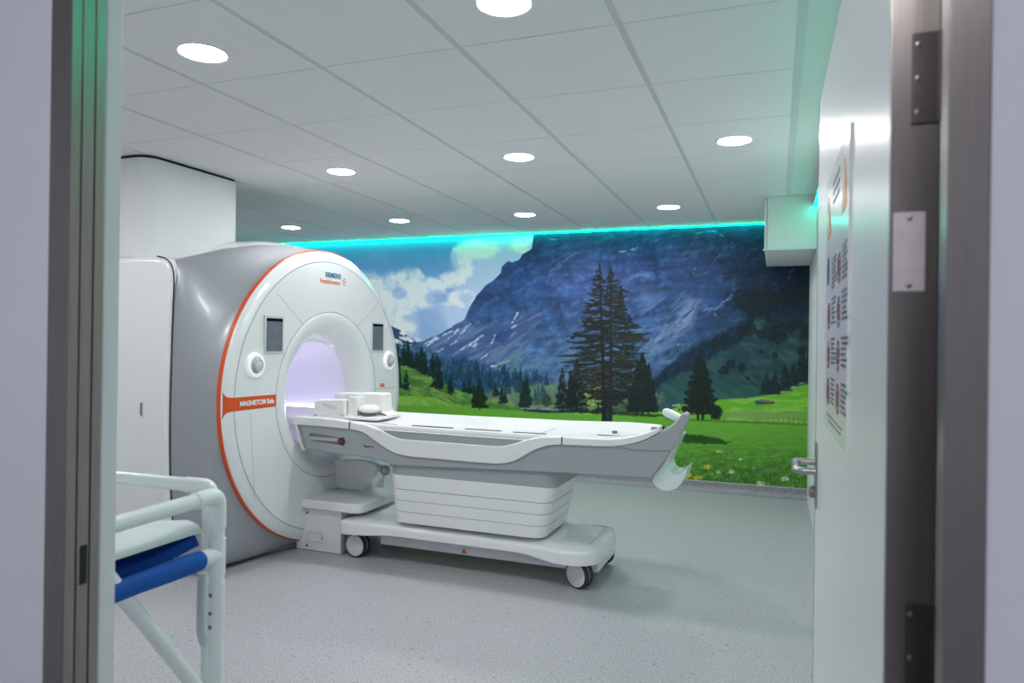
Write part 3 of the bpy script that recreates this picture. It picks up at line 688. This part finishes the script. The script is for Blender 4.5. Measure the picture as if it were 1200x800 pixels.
art = np.zeros((PH, PW, 3))
def lay(col, m):
    global art
    col = np.asarray(col, float)
    art = art*(1-m[..., None])+col*m[..., None]
def mix(a, b, t): return np.asarray(a, float)*(1-t[..., None])+np.asarray(b, float)*t[..., None]
def curve(pts):
    p = np.array(pts, float); return np.interp(uu, p[:, 0], p[:, 1])
def below(pts, soft=.8, rough=0, seed=0, sc=5):
    c = curve(pts)
    if rough: c = c+(fbm(sc, sc, seed, 4)-.5)*rough*2
    return sstep(-soft, soft, vv-c)
def polym(pts, soft=.7, rough=0, seed=0, sc=4):
    x, y = uu, vv
    if rough:
        x = uu+(fbm(sc, sc, seed, 3)-.5)*rough*2; y = vv+(fbm(sc, sc, seed+50, 3)-.5)*rough*2
    p = np.array(pts, float); ins = np.zeros(uu.shape, bool); dm = np.full(uu.shape, 1e9)
    for i in range(len(p)):
        x1, y1 = p[i]; x2, y2 = p[(i+1) % len(p)]
        if y1 != y2:
            cr = ((y1 > y) != (y2 > y)) & (x < (x2-x1)*(y-y1)/(y2-y1)+x1); ins ^= cr
        dx, dy = x2-x1, y2-y1; t = np.clip(((x-x1)*dx+(y-y1)*dy)/(dx*dx+dy*dy+1e-9), 0, 1)
        dm = np.minimum(dm, np.hypot(x-x1-t*dx, y-y1-t*dy))
    return sstep(-soft, soft, np.where(ins, dm, -dm))

# --- sky and cumulus clouds
sky_t = sstep(270, 400, vv)
lay(mix((72, 142, 196), (150, 176, 218), sky_t), np.ones_like(uu))
def blobs(bl):
    d = np.zeros_like(uu)
    for (x, y, rx, ry) in bl: d = np.maximum(d, 1-np.hypot((uu-x)/rx, (vv-y)/ry))
    return d
n1 = fbm(26, 20, 100, 6)
haze = blobs([(590, 330, 75, 70), (560, 370, 70, 50), (620, 290, 60, 40)])
lay((178, 199, 224), sstep(.0, .5, haze+(n1-.5)*.5)*.88)
cl = blobs([(436, 330, 26, 18), (452, 338, 34, 26), (478, 330, 24, 20), (494, 344, 26, 20), (512, 336, 22, 16),
            (528, 330, 20, 16), (538, 348, 20, 14), (462, 362, 30, 30), (470, 388, 28, 26), (440, 380, 34, 40),
            (543, 304, 16, 26), (560, 292, 30, 14), (620, 286, 30, 16), (552, 350, 12, 10)])
cm = sstep(.0, .42, cl+.06+(n1-.5)*1.2)*sstep(.0, .12, cl)
shade = fbm(16, 12, 140, 5)
lay(mix((170, 190, 216), (218, 225, 232), sstep(.36, .62, shade+sstep(.2, .6, cl)*.12)), cm*.92)
lay((132, 166, 206), sstep(.12, .5, blobs([(468, 344, 12, 10), (512, 348, 20, 14), (506, 385, 26, 34)])+(n1-.5)*.4)*.62)
lay((214, 222, 232), sstep(.3, .7, blobs([(530, 356, 30, 5), (486, 398, 18, 5)])+(n1-.5)*.2)*.6)

# --- far snowy shoulder at the left
snow = fbm(9, 4, 160, 5, .5)
lay(mix((48, 70, 104), (222, 228, 236), sstep(.42, .52, snow)), below([(440, 368), (458, 380), (470, 388), (482, 396), (496, 404), (520, 420)], .8, 2, 161))

# --- the great rock wall
ridge = [(476, 408), (486, 403), (500, 397.5), (512, 393), (528, 384), (544, 374), (550, 361), (558, 347), (570, 334), (580, 327), (587, 320), (588, 313),
         (595, 306), (600, 307), (608, 305), (612, 298), (618, 295), (623, 292), (625, 277), (625.5, 240), (962, 240)]
mtn = below(ridge, .7, 1.2, 170)
t1 = sstep(300, 440, vv)
base = mix((29, 62, 114), (68, 100, 138), t1)
right = sstep(740, 930, uu+(fbm(60, 40, 181, 4)-.5)*90)
base = mix(base, (13, 34, 56), right*.92)
topb = sstep(320, 270, vv+(fbm(40, 14, 182, 4)-.5)*30)
base = mix(base, (12, 54, 92), topb*.7)
mid = np.exp(-((uu-720)/75)**2-((vv-335)/42)**2)
base = mix(base, (68, 92, 146), np.clip(mid*1.05, 0, 1)*.85)
strata = fbm(60, 5, 190, 5, -.12); crag = fbm(7, 22, 195, 5, .1); fine = fbm(3.5, 3.5, 197, 4)
base = base*(1+((strata-.5)*.5+(crag-.5)*.28+(fine-.5)*.3+(fbm(14, 9, 198, 5, .6)-.5)*.5)[..., None])
base = base+(np.array((66, 84, 96))*.22)*sstep(.5, .75, fbm(11, 5, 199, 5, -.5))[..., None]
lay(base, mtn)
# the pale curved shelf on the face, scree fans
def window(x0, x1, y0, y1):
    i0, i1 = max(0, int((x0-U0)*SS)), min(PW, int((x1-U0)*SS)+1); j0, j1 = max(0, int((y0-V0)*SS)), min(PH, int((y1-V0)*SS)+1)
    return (slice(j0, max(j0, j1)), slice(i0, max(i0, i1)))
def stroke(pts, w, col, a, rough=.9, seed=300, soft=.8):
    """broken, tapered brush line that stays on the rock"""
    p = np.array(pts, float); pad = w+8
    sl = window(p[:, 0].min()-pad, p[:, 0].max()+pad, p[:, 1].min()-pad, p[:, 1].max()+pad)
    X, Y = uu[sl], vv[sl]
    if X.size == 0: return
    dm = np.full(X.shape, 1e9); brk = fbm(3.4, 2.2, seed+20, 3, -.4, X, Y)
    x = X+(fbm(5, 5, seed, 3, 0, X, Y)-.5)*rough*4; y = Y+(fbm(5, 5, seed+9, 3, 0, X, Y)-.5)*rough*4
    for i in range(len(p)-1):
        x1, y1 = p[i]; x2, y2 = p[i+1]; dx, dy = x2-x1, y2-y1
        t = np.clip(((x-x1)*dx+(y-y1)*dy)/(dx*dx+dy*dy+1e-9), 0, 1)
        dm = np.minimum(dm, np.hypot(x-x1-t*dx, y-y1-t*dy))
    m = (sstep(w*.62+soft, w*.62-soft, dm)*a*sstep(.3, .58, brk)*mtn[sl])[..., None]
    art[sl] = art[sl]*(1-m)+np.asarray(col, float)*m
stroke([(642, 330), (645, 318), (660, 305), (680, 294)], 2.5, (92, 118, 172), .55)
stroke([(646, 322), (664, 304)], 1.5, (120, 146, 190), .5)
stroke([(640, 345), (668, 346), (700, 350), (770, 352)], 3, (92, 112, 168), .35, 2)
stroke([(726, 295), (742, 292)], 1.3, (178, 200, 220), .8); stroke([(735, 297), (748, 290)], .9, (170, 196, 220), .7)
stroke([(764, 284), (772, 281)], .8, (150, 190, 206), .7)
stroke([(640, 279), (652, 281)], .8, (170, 205, 215), .8); stroke([(812, 273), (838, 271), (848, 276)], 1.0, (120, 190, 190), .6)
stroke([(732, 328), (746, 322)], 4, (116, 142, 186), .6); stroke([(751, 324), (759, 322)], 4, (120, 144, 186), .6)
stroke([(767, 285), (770, 330)], 4.5, (20, 50, 96), .65, 1.5); stroke([(723, 298), (724, 318)], 1.2, (24, 54, 104), .6); stroke([(731, 298), (732, 320)], 1.2, (24, 54, 104), .6)
stroke([(702, 272), (704, 305)], 3, (24, 60, 110), .45)
stroke([(806, 298), (806, 308)], 2.5, (22, 44, 84), .6)
scr = fbm(30, 5, 230, 5, -.62)
fan = polym([(622, 480), (640, 420), (700, 372), (760, 345), (810, 352), (805, 400), (760, 430), (720, 470)], 22)
lay((104, 132, 172), fan*sstep(.46, .66, scr)*.7*mtn)
fan2 = polym([(760, 400), (808, 350), (822, 352), (806, 388), (792, 392), (775, 400), (762, 412)], 6, 3, 231)
lay((132, 146, 184), fan2*sstep(.35, .62, fbm(14, 4, 232, 4, -.7))*.75)
stroke([(792, 386), (806, 372), (812, 365)], 2.2, (150, 160, 196), .6); stroke([(826, 364), (840, 361), (858, 346)], 2.2, (138, 150, 178), .6)
stroke([(829, 362), (838, 368)], 2.5, (150, 158, 184), .55); stroke([(846, 354), (866, 344)], 1, (120, 138, 168), .5)
stroke([(812, 320), (814, 315)], 1.3, (170, 184, 206), .7); stroke([(824, 324), (830, 318)], 1.6, (110, 124, 150), .5); stroke([(846, 325), (856, 322)], 1, (96, 112, 136), .5)
stroke([(836, 306), (844, 298), (858, 284)], 1.8, (84, 116, 140), .6, 1.8); stroke([(856, 290), (862, 288)], 1.4, (110, 140, 158), .5)
stroke([(860, 352), (880, 350)], .9, (110, 126, 150), .4); stroke([(700, 410), (742, 392), (790, 378)], 1.2, (112, 142, 170), .5); stroke([(790, 406), (800, 402)], 1.1, (160, 182, 200), .7)
stroke([(924, 325), (927, 318), (932, 312)], 1.2, (110, 146, 168), .75); stroke([(922, 318), (927, 317)], .9, (90, 126, 150), .7)
# moraine with snow gullies at the left foot of the wall
mor = polym([(490, 410), (545, 374), (552, 384), (600, 378), (622, 362), (640, 366), (600, 430), (560, 440), (508, 420)], 4, 3, 240)
lay(mix((64, 88, 134), (104, 124, 164), sstep(.4, .65, fbm(20, 4, 241, 5, -.55))), mor*.8*mtn)
for s in ([(537, 395), (551, 381)], [(540, 390), (552, 379)], [(520, 401), (538, 385)], [(500, 405), (530, 387)], [(504, 401), (518, 394)], [(492, 406), (512, 395)], [(540, 410), (566, 393)],
          [(544, 408), (557, 402)], [(555, 406), (560, 402)], [(600, 378), (607, 366)], [(600, 384), (605, 381)], [(528, 405), (534, 400)], [(576, 430), (592, 425), (598, 422)], [(560, 424), (570, 416)], [(512, 412), (520, 409)], [(576, 402), (580, 392)]):
    stroke(s, 1.5, (212, 220, 234), .85, .7, 260)
stroke([(576, 430), (593, 423)], 1.7, (206, 214, 226), .8)
lay((34, 62, 116), polym([(580, 392), (598, 384), (604, 386), (590, 402), (580, 400)], 1.5, 2, 245)*.7)
gr = polym([(570, 430), (600, 400), (616, 412), (640, 420), (630, 440), (600, 455), (575, 450)], 8, 3, 246)
lay((104, 138, 146), gr*sstep(.45, .62, fbm(14, 6, 247, 4, -.6))*.6)
# hazy blue forest at the foot of the mountain
fl = [(456, 402), (480, 406), (520, 418), (560, 424), (590, 440), (640, 447), (690, 450), (770, 452), (962, 470)]
tr = fbm(2.6, 9, 250, 4)
lay(mix((30, 72, 104), (84, 124, 150), sstep(.45, .75, fbm(12, 8, 251, 4))), below(fl, 7, 9, 252, 4)*.85*(uu < 790))
lay((22, 58, 86), below([(456, 408), (520, 420), (560, 426), (600, 434), (640, 452), (800, 470)], 4, 12, 253, 3)*sstep(.46, .56, tr)*(uu < 690)*.8)

# --- right-hand slope: forest band running down to the left, pasture with bushes
fb = below([(690, 470), (745, 455), (770, 440), (800, 414), (840, 392), (870, 378), (900, 352), (925, 330), (962, 300)], 3, 4, 270)
lay(np.array((17, 38, 54))*(1+(fbm(4, 6, 271, 4)-.5)[..., None]*.9), fb*.9)
ps = below([(690, 492), (762, 458), (800, 436), (840, 416), (870, 398), (886, 372), (900, 380), (930, 372), (962, 366)], 3, 4, 273)
lay(mix((30, 66, 72), (58, 92, 90), sstep(.4, .65, fbm(24, 8, 274, 5, .5))), ps*.85)
lay((44, 96, 84), below([(690, 495), (762, 462), (800, 440), (830, 440), (870, 452), (962, 460)], 5, 3, 275)*.5)
def bush(x, y, w, h, col, seed, a=1.):
    sl = window(x-w*1.6-3, x+w*1.6+3, y-h*1.6-3, y+h*1.6+3); X, Y = uu[sl], vv[sl]
    if X.size == 0: return
    d = 1-np.hypot((X-x)/w, (Y-y)/h)
    c = np.array(col)*(1+(fbm(2.2, 2.2, seed, 3, 0, X, Y)-.5)[..., None]*.8)
    m = (sstep(.0, .3, d+(fbm(4, 4, seed+3, 4, 0, X, Y)-.5)*1.1)*a)[..., None]
    art[sl] = art[sl]*(1-m)+c*m
for i, (x, y, w, h) in enumerate([(900, 390, 16, 9), (918, 384, 16, 10), (934, 378, 12, 9), (912, 396, 12, 7), (878, 386, 10, 9), (945, 390, 10, 10), (940, 410, 8, 6), (892, 412, 3, 4), (908, 415, 4, 5),
                                  (856, 427, 7, 7), (869, 430, 5, 6), (848, 434, 7, 5), (876, 443, 3, 3.5), (890, 352, 40, 18), (930, 345, 22, 18)]):
    bush(x, y, w, h, (14, 30, 36), 280+i, .75)

# --- meadows
lay(mix((70, 124, 52), (116, 152, 74), sstep(.4, .62, fbm(18, 5, 301, 5, .35))), below([(452, 424), (466, 426), (474, 428), (490, 434), (506, 441), (522, 450), (540, 458), (560, 464), (600, 470), (640, 500), (962, 520)], 1, 1.5, 302))
lay((58, 100, 44), below([(452, 440), (480, 438), (540, 466), (600, 474), (640, 500), (962, 520)], 2, 3, 303)*sstep(.52, .62, fbm(9, 3, 304, 4, .3))*.7)
lay((120, 146, 104), polym([(560, 462), (600, 452), (640, 448), (700, 452), (700, 475), (640, 478), (590, 474)], 4, 3, 305)*.7)
lay(mix((98, 166, 48), (128, 184, 66), sstep(.4, .65, fbm(24, 5, 306, 4))), below([(452, 463), (500, 464), (540, 476), (600, 482), (640, 484), (780, 482), (800, 474), (846, 468), (880, 466), (905, 462), (925, 455), (962, 446)], .8, .8, 307))
lay((150, 176, 96), polym([(464, 470), (520, 466), (545, 478), (520, 480), (470, 476)], 3, 2, 308)*sstep(.45, .6, fbm(7, 2.5, 309, 4, .5))*.75)
lay((120, 150, 84), polym([(846, 484), (880, 482), (962, 484), (962, 492), (880, 490), (846, 488)], 1.5, 1, 310)*.9)
g2 = below([(440, 474), (520, 476), (600, 480), (640, 484), (760, 489), (800, 491), (860, 493), (962, 498)], .8, .4, 311)
mead = mix((100, 164, 54), (68, 116, 42), sstep(488, 572, vv))
mead = mead*(1+((fbm(9, 2.2, 312, 4)-.5)*.45*sstep(485, 540, vv)+(fbm(2.4, 3.6, 313, 3)-.5)*.75*sstep(515, 570, vv))[..., None])
lay(mead, g2)
lay((18, 62, 18), polym([(795, 508), (815, 509), (840, 513), (858, 519), (835, 520), (805, 519), (780, 516)], 1.2, 2, 315, 5)*.85)
rf = np.random.RandomState(11)
for i in range(150):
    y = 520+62*rf.rand()**.7; x = 690+262*rf.rand(); s = .4+.9*(y-515)/65*rf.rand()
    c = [(196, 214, 170), (216, 206, 84), (150, 190, 110), (176, 196, 206)][rf.randint(4)]
    i0, j0 = int((x-U0)*SS), int((y-V0)*SS); rr = int(4*SS)
    sl = (slice(max(0, j0-rr), j0+rr), slice(max(0, i0-rr), i0+rr))
    d = np.hypot((uu[sl]-x)/1.5, vv[sl]-y); m = (sstep(s+.5, s-.4, d)*.4)[..., None]
    art[sl] = art[sl]*(1-m)+np.array(c)*m
for (x, y, w, h, c) in ((829, 547, 5, 3, (216, 190, 60)), (842, 553, 3, 2, (196, 206, 190)), (856, 553, 4, 3, (186, 206, 176)), (891, 552, 5, 3, (70, 96, 130)), (920, 561, 6, 3, (196, 206, 186)), (804, 557, 8, 4, (206, 186, 50)), (818, 559, 6, 3, (214, 176, 60)), (892, 566, 6, 3, (200, 206, 180)), (868, 538, 3, 2, (190, 206, 176)), (843, 529, 4, 2, (160, 200, 130))):
    bush(x, y, w, h, c, 330, .8)

# --- barns, fence, track
lay((60, 70, 74), polym([(884, 470), (893, 467.5), (907, 470), (908, 473), (886, 474)], .5)); lay((120, 126, 120), polym([(886, 469.5), (893, 467.5), (908, 470), (905, 471.5)], .5)*.8)
lay((64, 78, 108), polym([(770, 473), (780, 471), (788, 475), (776, 478)], .6, .6, 340)); lay((150, 164, 150), polym([(788, 474), (797, 473), (797, 476), (788, 476)], .5))
for x in (887, 849, 900, 906, 912, 918, 924, 930, 936, 942): lay((70, 84, 60), polym([(x-.4, 489), (x+.4, 489), (x+.4, 497), (x-.4, 497)], .4)*.8)
lay((74, 96, 52), polym([(780, 489), (846, 492), (962, 497), (962, 499), (846, 494.5), (780, 492)], .7, .8, 345)*.7)
lay((150, 164, 156), polym([(610, 477), (640, 477), (668, 479), (668, 482), (640, 480.5), (610, 479)], .7, .8, 346)*.8)
lay((160, 176, 150), polym([(914, 459), (938, 446), (946, 443), (946, 447), (930, 455)], .7, 1, 347)*.6)

# --- conifers
def conifer(x, yb, yt, w, col=(20, 36, 30), seed=0, a=1., trunk=True, skirt=.06, dens=1.):
    h = yb-yt; sx = int(w*1.6)+4
    i0, i1 = max(0, int((x-sx-U0)*SS)), min(PW, int((x+sx-U0)*SS)); j0, j1 = max(0, int((yt-3-V0)*SS)), min(PH, int((yb+3-V0)*SS))
    if i1 <= i0 or j1 <= j0: return
    X, Y = uu[j0:j1, i0:i1], vv[j0:j1, i0:i1]
    t = (Y-yt)/h
    lob = .72+.28*np.abs(np.sin(t*h/3.2+seed+.7*np.sign(X-x)))
    nz = fbm(2.6, 2.6, 400+seed, 3, 0, X, Y)
    env = w*np.clip(t, 0, 1)**.8*lob*(.65+.7*nz)
    m = sstep(.7, -.7, np.abs(X-x)-env)*(t > 0)*(t < 1-skirt)
    if trunk: m = np.maximum(m, (sstep(.5, -.5, np.abs(X-x)-max(.8, w*.06))*(t > .2)*(t < 1)))
    c = np.array(col)*(.65+.8*fbm(1.8, 1.5, 430+seed, 3, 0, X, Y))[..., None]
    m = (m*a*(1-.55*sstep(.6, .72, fbm(3.4, 2.2, 460+seed, 3, 0, X, Y))))[..., None]
    art[j0:j1, i0:i1] = art[j0:j1, i0:i1]*(1-m)+c*m
# dim ranks on the slope behind
r3 = np.random.RandomState(5)
for i in range(46):
    x = 520+120*r3.rand(); yb = 440+30*r3.rand()*((x-500)/140)+6*r3.rand(); h = 8+12*r3.rand()
    conifer(x, yb, yb-h, h*.22, (26, 60, 82), i, .75, False)
for i, (x, yb, h) in enumerate([(610, 462, 36), (574, 456, 30), (560, 448, 26), (626, 445, 13), (629, 447, 16), (592, 448, 22), (640, 452, 16), (540, 442, 22), (550, 452, 24), (604, 446, 16), (590, 440, 12)]):
    conifer(x, yb, yb-h, 4.2, (24, 52, 72), 60+i, .8, False)
for i, (x, yb, yt, w) in enumerate([(466, 458, 402, 6.5), (473, 430, 402, 6), (478, 428, 398, 6), (482, 432, 410, 5), (488, 433, 412, 6), (494, 438, 404, 8), (498, 440, 414, 6), (507, 443, 412, 6.5), (512, 456, 414, 8), (515, 458, 418, 6),
                                    (476, 458, 432, 5), (528, 462, 436, 5), (544, 460, 446, 3.5), (550, 462, 444, 5), (555, 462, 448, 4), (581, 465, 448, 5), (588, 474, 450, 5), (592, 473, 456, 3.5)]):
    conifer(x, yb, yt, w, (19, 38, 36), 80+i)
conifer(562, 480, 443, 11, (20, 44, 22), 110)
bush(562, 468, 11, 7, (20, 44, 22), 351)
conifer(617, 478, 441, 9, (22, 44, 36), 112, skirt=.02); conifer(614, 477, 446, 8, (22, 44, 36), 113, skirt=.02)
for i, (x, yb, yt, w) in enumerate([(898, 462, 436, 9), (908, 462, 434, 9), (920, 458, 426, 9), (930, 452, 424, 8), (940, 448, 402, 9), (950, 446, 396, 9)]):
    conifer(x, yb, yt, w, (16, 34, 36), 120+i, .9, False, 0)
# undergrowth behind the big tree
for i, (x, y, w, h, c) in enumerate([(632, 473, 9, 7, (66, 92, 74)), (641, 470, 7, 8, (44, 66, 58)), (648, 478, 6, 4, (110, 138, 96)), (694, 468, 13, 14, (126, 160, 84)), (700, 460, 9, 9, (150, 178, 104)), (730, 474, 16, 12, (72, 104, 64)), (740, 470, 9, 9, (110, 142, 96)), (764, 474, 12, 9, (66, 88, 70)), (772, 466, 8, 8, (84, 104, 96)), (628, 476, 10, 3, (120, 140, 120))]):
    bush(x, y, w, h, c, 360+i, .9)
lay((24, 48, 24), polym([(655, 479), (700, 481), (770, 485), (790, 487), (770, 488.5), (700, 485), (655, 482)], .8, 1.2, 372)*.8)
conifer(659, 482, 430, 11, (20, 34, 34), 130); conifer(676, 483, 420, 16, (20, 32, 30), 131, skirt=.12); conifer(669, 482, 432, 9, (20, 32, 30), 132, skirt=.1)
conifer(753, 487, 412, 20, (19, 33, 31), 133, skirt=.05); conifer(747, 486, 424, 16, (19, 33, 31), 134); conifer(760, 486, 424, 14, (20, 34, 32), 135)
conifer(818, 491, 415, 23, (17, 32, 27), 136, skirt=.1); conifer(824, 491, 420, 23, (17, 32, 27), 137, skirt=.08); bush(838, 484, 9, 9, (20, 38, 28), 373)
for x in (818, 823): lay((24, 26, 22), polym([(x-1, 470), (x+1, 470), (x+1.2, 492), (x-1.2, 492)], .5))

# --- the big twin-stemmed spruce: trunks and individual drooping boughs
def bough(x0, y0, x1, y1, sag, th, col, rr):
    xa, xb = min(x0, x1)-5, max(x0, x1)+5; ya, yb = min(y0, y1)-8, max(y0, y1)+abs(sag)+8
    i0, i1 = max(0, int((xa-U0)*SS)), min(PW, int((xb-U0)*SS)); j0, j1 = max(0, int((ya-V0)*SS)), min(PH, int((yb-V0)*SS))
    if i1 <= i0 or j1 <= j0: return
    X, Y = uu[j0:j1, i0:i1], vv[j0:j1, i0:i1]
    t = np.clip((X-x0)/(x1-x0+1e-6), -.05, 1.05)
    yc = y0+(y1-y0)*t+sag*4*t*(1-t)
    n = fbm(2.2, 1.6, rr, 3, 0, X, Y)
    prof = th*(.35+1.1*np.sin(np.clip(t, 0, 1)*math.pi*.86+.25))
    m = sstep(.55, -.45, np.abs(Y-yc-.25*th)-prof*(.15+1.25*n))*((t > -.02) & (t < 1.0))
    c = np.array(col)*(.6+.9*fbm(1.6, 1.2, rr+40, 2, 0, X, Y))[..., None]
    m = m[..., None]*.96; art[j0:j1, i0:i1] = art[j0:j1, i0:i1]*(1-m)+c*m
envL = lambda y: np.interp(y, [308, 318, 330, 350, 367, 380, 388, 407, 420, 432, 445, 460, 474], [1, 6, 14, 18, 24, 30, 39, 50, 54, 47, 38, 28, 10])
envR = lambda y: np.interp(y, [312, 325, 337, 350, 357, 369, 380, 395, 420, 440, 455, 472], [1, 9, 17, 20, 26, 31, 41, 47, 46, 40, 34, 14])
r4 = np.random.RandomState(21)
stem = np.where(uu < 709.5, 703+(vv-308)*.045, 714+(vv-312)*.02)
ins_ = np.abs(uu-stem)/np.maximum(1, .86*np.where(uu < 709.5, envL(vv), envR(vv)))
clump = fbm(6.5, 2.3, 385, 4)*.75+fbm(14, 6, 388, 3)*.25
lay(np.array((22, 30, 26))*(.7+.9*fbm(2, 1.6, 391, 3))[..., None], sstep(.50, .60, clump-.16*ins_+.05)*sstep(1.05, .85, ins_)*(vv > 322)*(vv < 474)*.93)
y = 311.
while y < 472:
    for side in (-1, 1):
        for k in range(2):
            yy = y+r4.rand()*4
            st = 703+(yy-308)*.045 if side < 0 else 714+(yy-312)*.02
            E_ = (envL if side < 0 else envR)(yy)
            L = E_*(.45+.62*r4.rand())
            g = 20+r4.randint(16); col = [(g+2, g+10, g+4), (g+8, g+12, g+6), (g+20, g+19, g+12)][min(2, r4.randint(9)//4)]
            rise = -.10 if yy < 350 else (.02 if yy < 400 else .08)
            bough(st, yy, st+side*L, yy+L*(rise+.16*(r4.rand()-.45)), .5+r4.rand()*2.6, .5+.95*r4.rand()*min(1, .3+L/32), col, 500+r4.randint(900))
            if r4.rand() < .55:      # short twig clumps breaking the line of the bough
                q = .4+.5*r4.rand(); bough(st+side*L*q, yy+L*q*rise, st+side*(L*q+E_*.1+min(8, E_*.25)*r4.rand()), yy+L*q*rise+3*(r4.rand()-.3), 1, .9+.5*min(1, E_/30), col, 500+r4.randint(900))
            if r4.rand() < .4:
                bough(st, yy+2, st-side*min(9, L*.4), yy+3, 1, 1.2, col, 500+r4.randint(900))
    y += 3.7
lay((30, 32, 34), polym([(701.8, 308), (703.2, 308), (707, 400), (710.5, 470), (712, 497), (705, 497), (705.5, 470), (704, 400)], .5, .5, 380))
lay((36, 38, 40), polym([(714.2, 312), (715.4, 312), (717.5, 400), (718, 470), (717.5, 497), (711.5, 497), (713.5, 470), (714.4, 400)], .5, .5, 381))
art = np.clip(art, 0, 255)
# ---------------------------------------------------------------- mural sheet
MX0, MX1, MZ0, MZ1, ST = -5.55, XR-.001, .093, ZC-.002, .0066
nx, nz = int((MX1-MX0)/ST)+1, int((MZ1-MZ0)/ST)+1
gx_, gz_ = np.meshgrid(np.linspace(MX0, MX1, nx), np.linspace(MZ0, MZ1, nz))
vco = np.stack([gx_.ravel(), np.full(gx_.size, YB-.004), gz_.ravel()], 1)
dv = vco-CAM; dd = dv @ F; pu = 600+FPX*(dv @ R)/dd; pv = 400-FPX*(dv @ Uv)/dd     # place on the print
fu = np.clip((pu-U0)*SS-.5, 0, PW-1.001); fv = np.clip((pv-V0)*SS-.5, 0, PH-1.001)
iu, iv = fu.astype(int), fv.astype(int); au, av = (fu-iu)[:, None], (fv-iv)[:, None]
ink = (art[iv, iu]*(1-au)+art[iv, iu+1]*au)*(1-av)+(art[iv+1, iu]*(1-au)+art[iv+1, iu+1]*au)*av
ink = ink/255; ink = np.where(ink <= .04045, ink/12.92, ((ink+.055)/1.055)**2.4)
ink = np.clip(ink*INK, 0, .93)
me = bpy.data.meshes.new('wall_mural'); nq = (nx-1)*(nz-1)
i0 = (np.arange(nz-1)[:, None]*nx+np.arange(nx-1)[None]).ravel()
quads = np.stack([i0, i0+1, i0+1+nx, i0+nx], 1).ravel()
me.vertices.add(nx*nz); me.vertices.foreach_set('co', vco.ravel().astype(np.float32))
me.loops.add(nq*4); me.loops.foreach_set('vertex_index', quads.astype(np.int32))
me.polygons.add(nq); me.polygons.foreach_set('loop_start', np.arange(0, nq*4, 4, dtype=np.int32)); me.polygons.foreach_set('loop_total', np.full(nq, 4, dtype=np.int32))
me.update(calc_edges=True)
ca = me.color_attributes.new('ink', 'FLOAT_COLOR', 'POINT')
ca.data.foreach_set('color', np.concatenate([ink, np.ones((len(ink), 1))], 1).ravel().astype(np.float32))
mm = bpy.data.materials.new('mural_print'); mm.use_nodes = True; nt = mm.node_tree
at_ = nt.nodes.new('ShaderNodeVertexColor'); at_.layer_name = 'ink'
b_ = nt.nodes['Principled BSDF']; b_.inputs['Roughness'].default_value = .5; b_.inputs['Specular IOR Level'].default_value = .3
nt.links.new(at_.outputs['Color'], b_.inputs['Base Color'])
mu = link('wall_mural', me, mm); mu.name = 'landscape_mural'
tag(mu, 'wall-wide printed mural of an alpine meadow, spruces and blue rock wall', 'mural')

# ---------------------------------------------------------------- light
def emis(k, s): M[k].node_tree.nodes['Principled BSDF'].inputs['Emission Strength'].default_value = s
emis('lamp_glass', LAMP); emis('led_teal', LED); emis('led_teal_wall', LEDW)
def area(name, loc, rot, size, power, colr):
    l = bpy.data.lights.new(name, 'AREA'); l.shape = 'RECTANGLE'; l.size, l.size_y = size; l.energy = power; l.color = colr
    o = bpy.data.objects.new(name, l); COL.objects.link(o); o.location = loc; o.rotation_euler = rot; return o
for x in (-3.28, -4.48):          # the two downlights of the front row that the door jamb hides
    l = bpy.data.lights.new('downlight_lamp', 'AREA'); l.shape = 'DISK'; l.size = .168; l.energy = PI*.0221*LAMP; l.color = (.98, .96, .98)
    o = bpy.data.objects.new('downlight_lamp', l); COL.objects.link(o); o.location = (x, 2.12, ZC-.004)
area('unseen_corridor_lamp', (-.3, -.75, 2.48), (0, 0, 0), (1.1, .3), CORR, (1., .96, .99))  # unseen lamp behind the camera, added to light the corridor plaster and steel
w = bpy.data.worlds.new('world'); scene.world = w; w.use_nodes = True
w.node_tree.nodes['Background'].inputs['Color'].default_value = (.6, .65, .7, 1); w.node_tree.nodes['Background'].inputs['Strength'].default_value = .02
vs = scene.view_settings; vs.view_transform = 'Standard'; vs.look = 'None'; vs.gamma = 1.; vs.use_curve_mapping = False; vs.exposure = EXPO
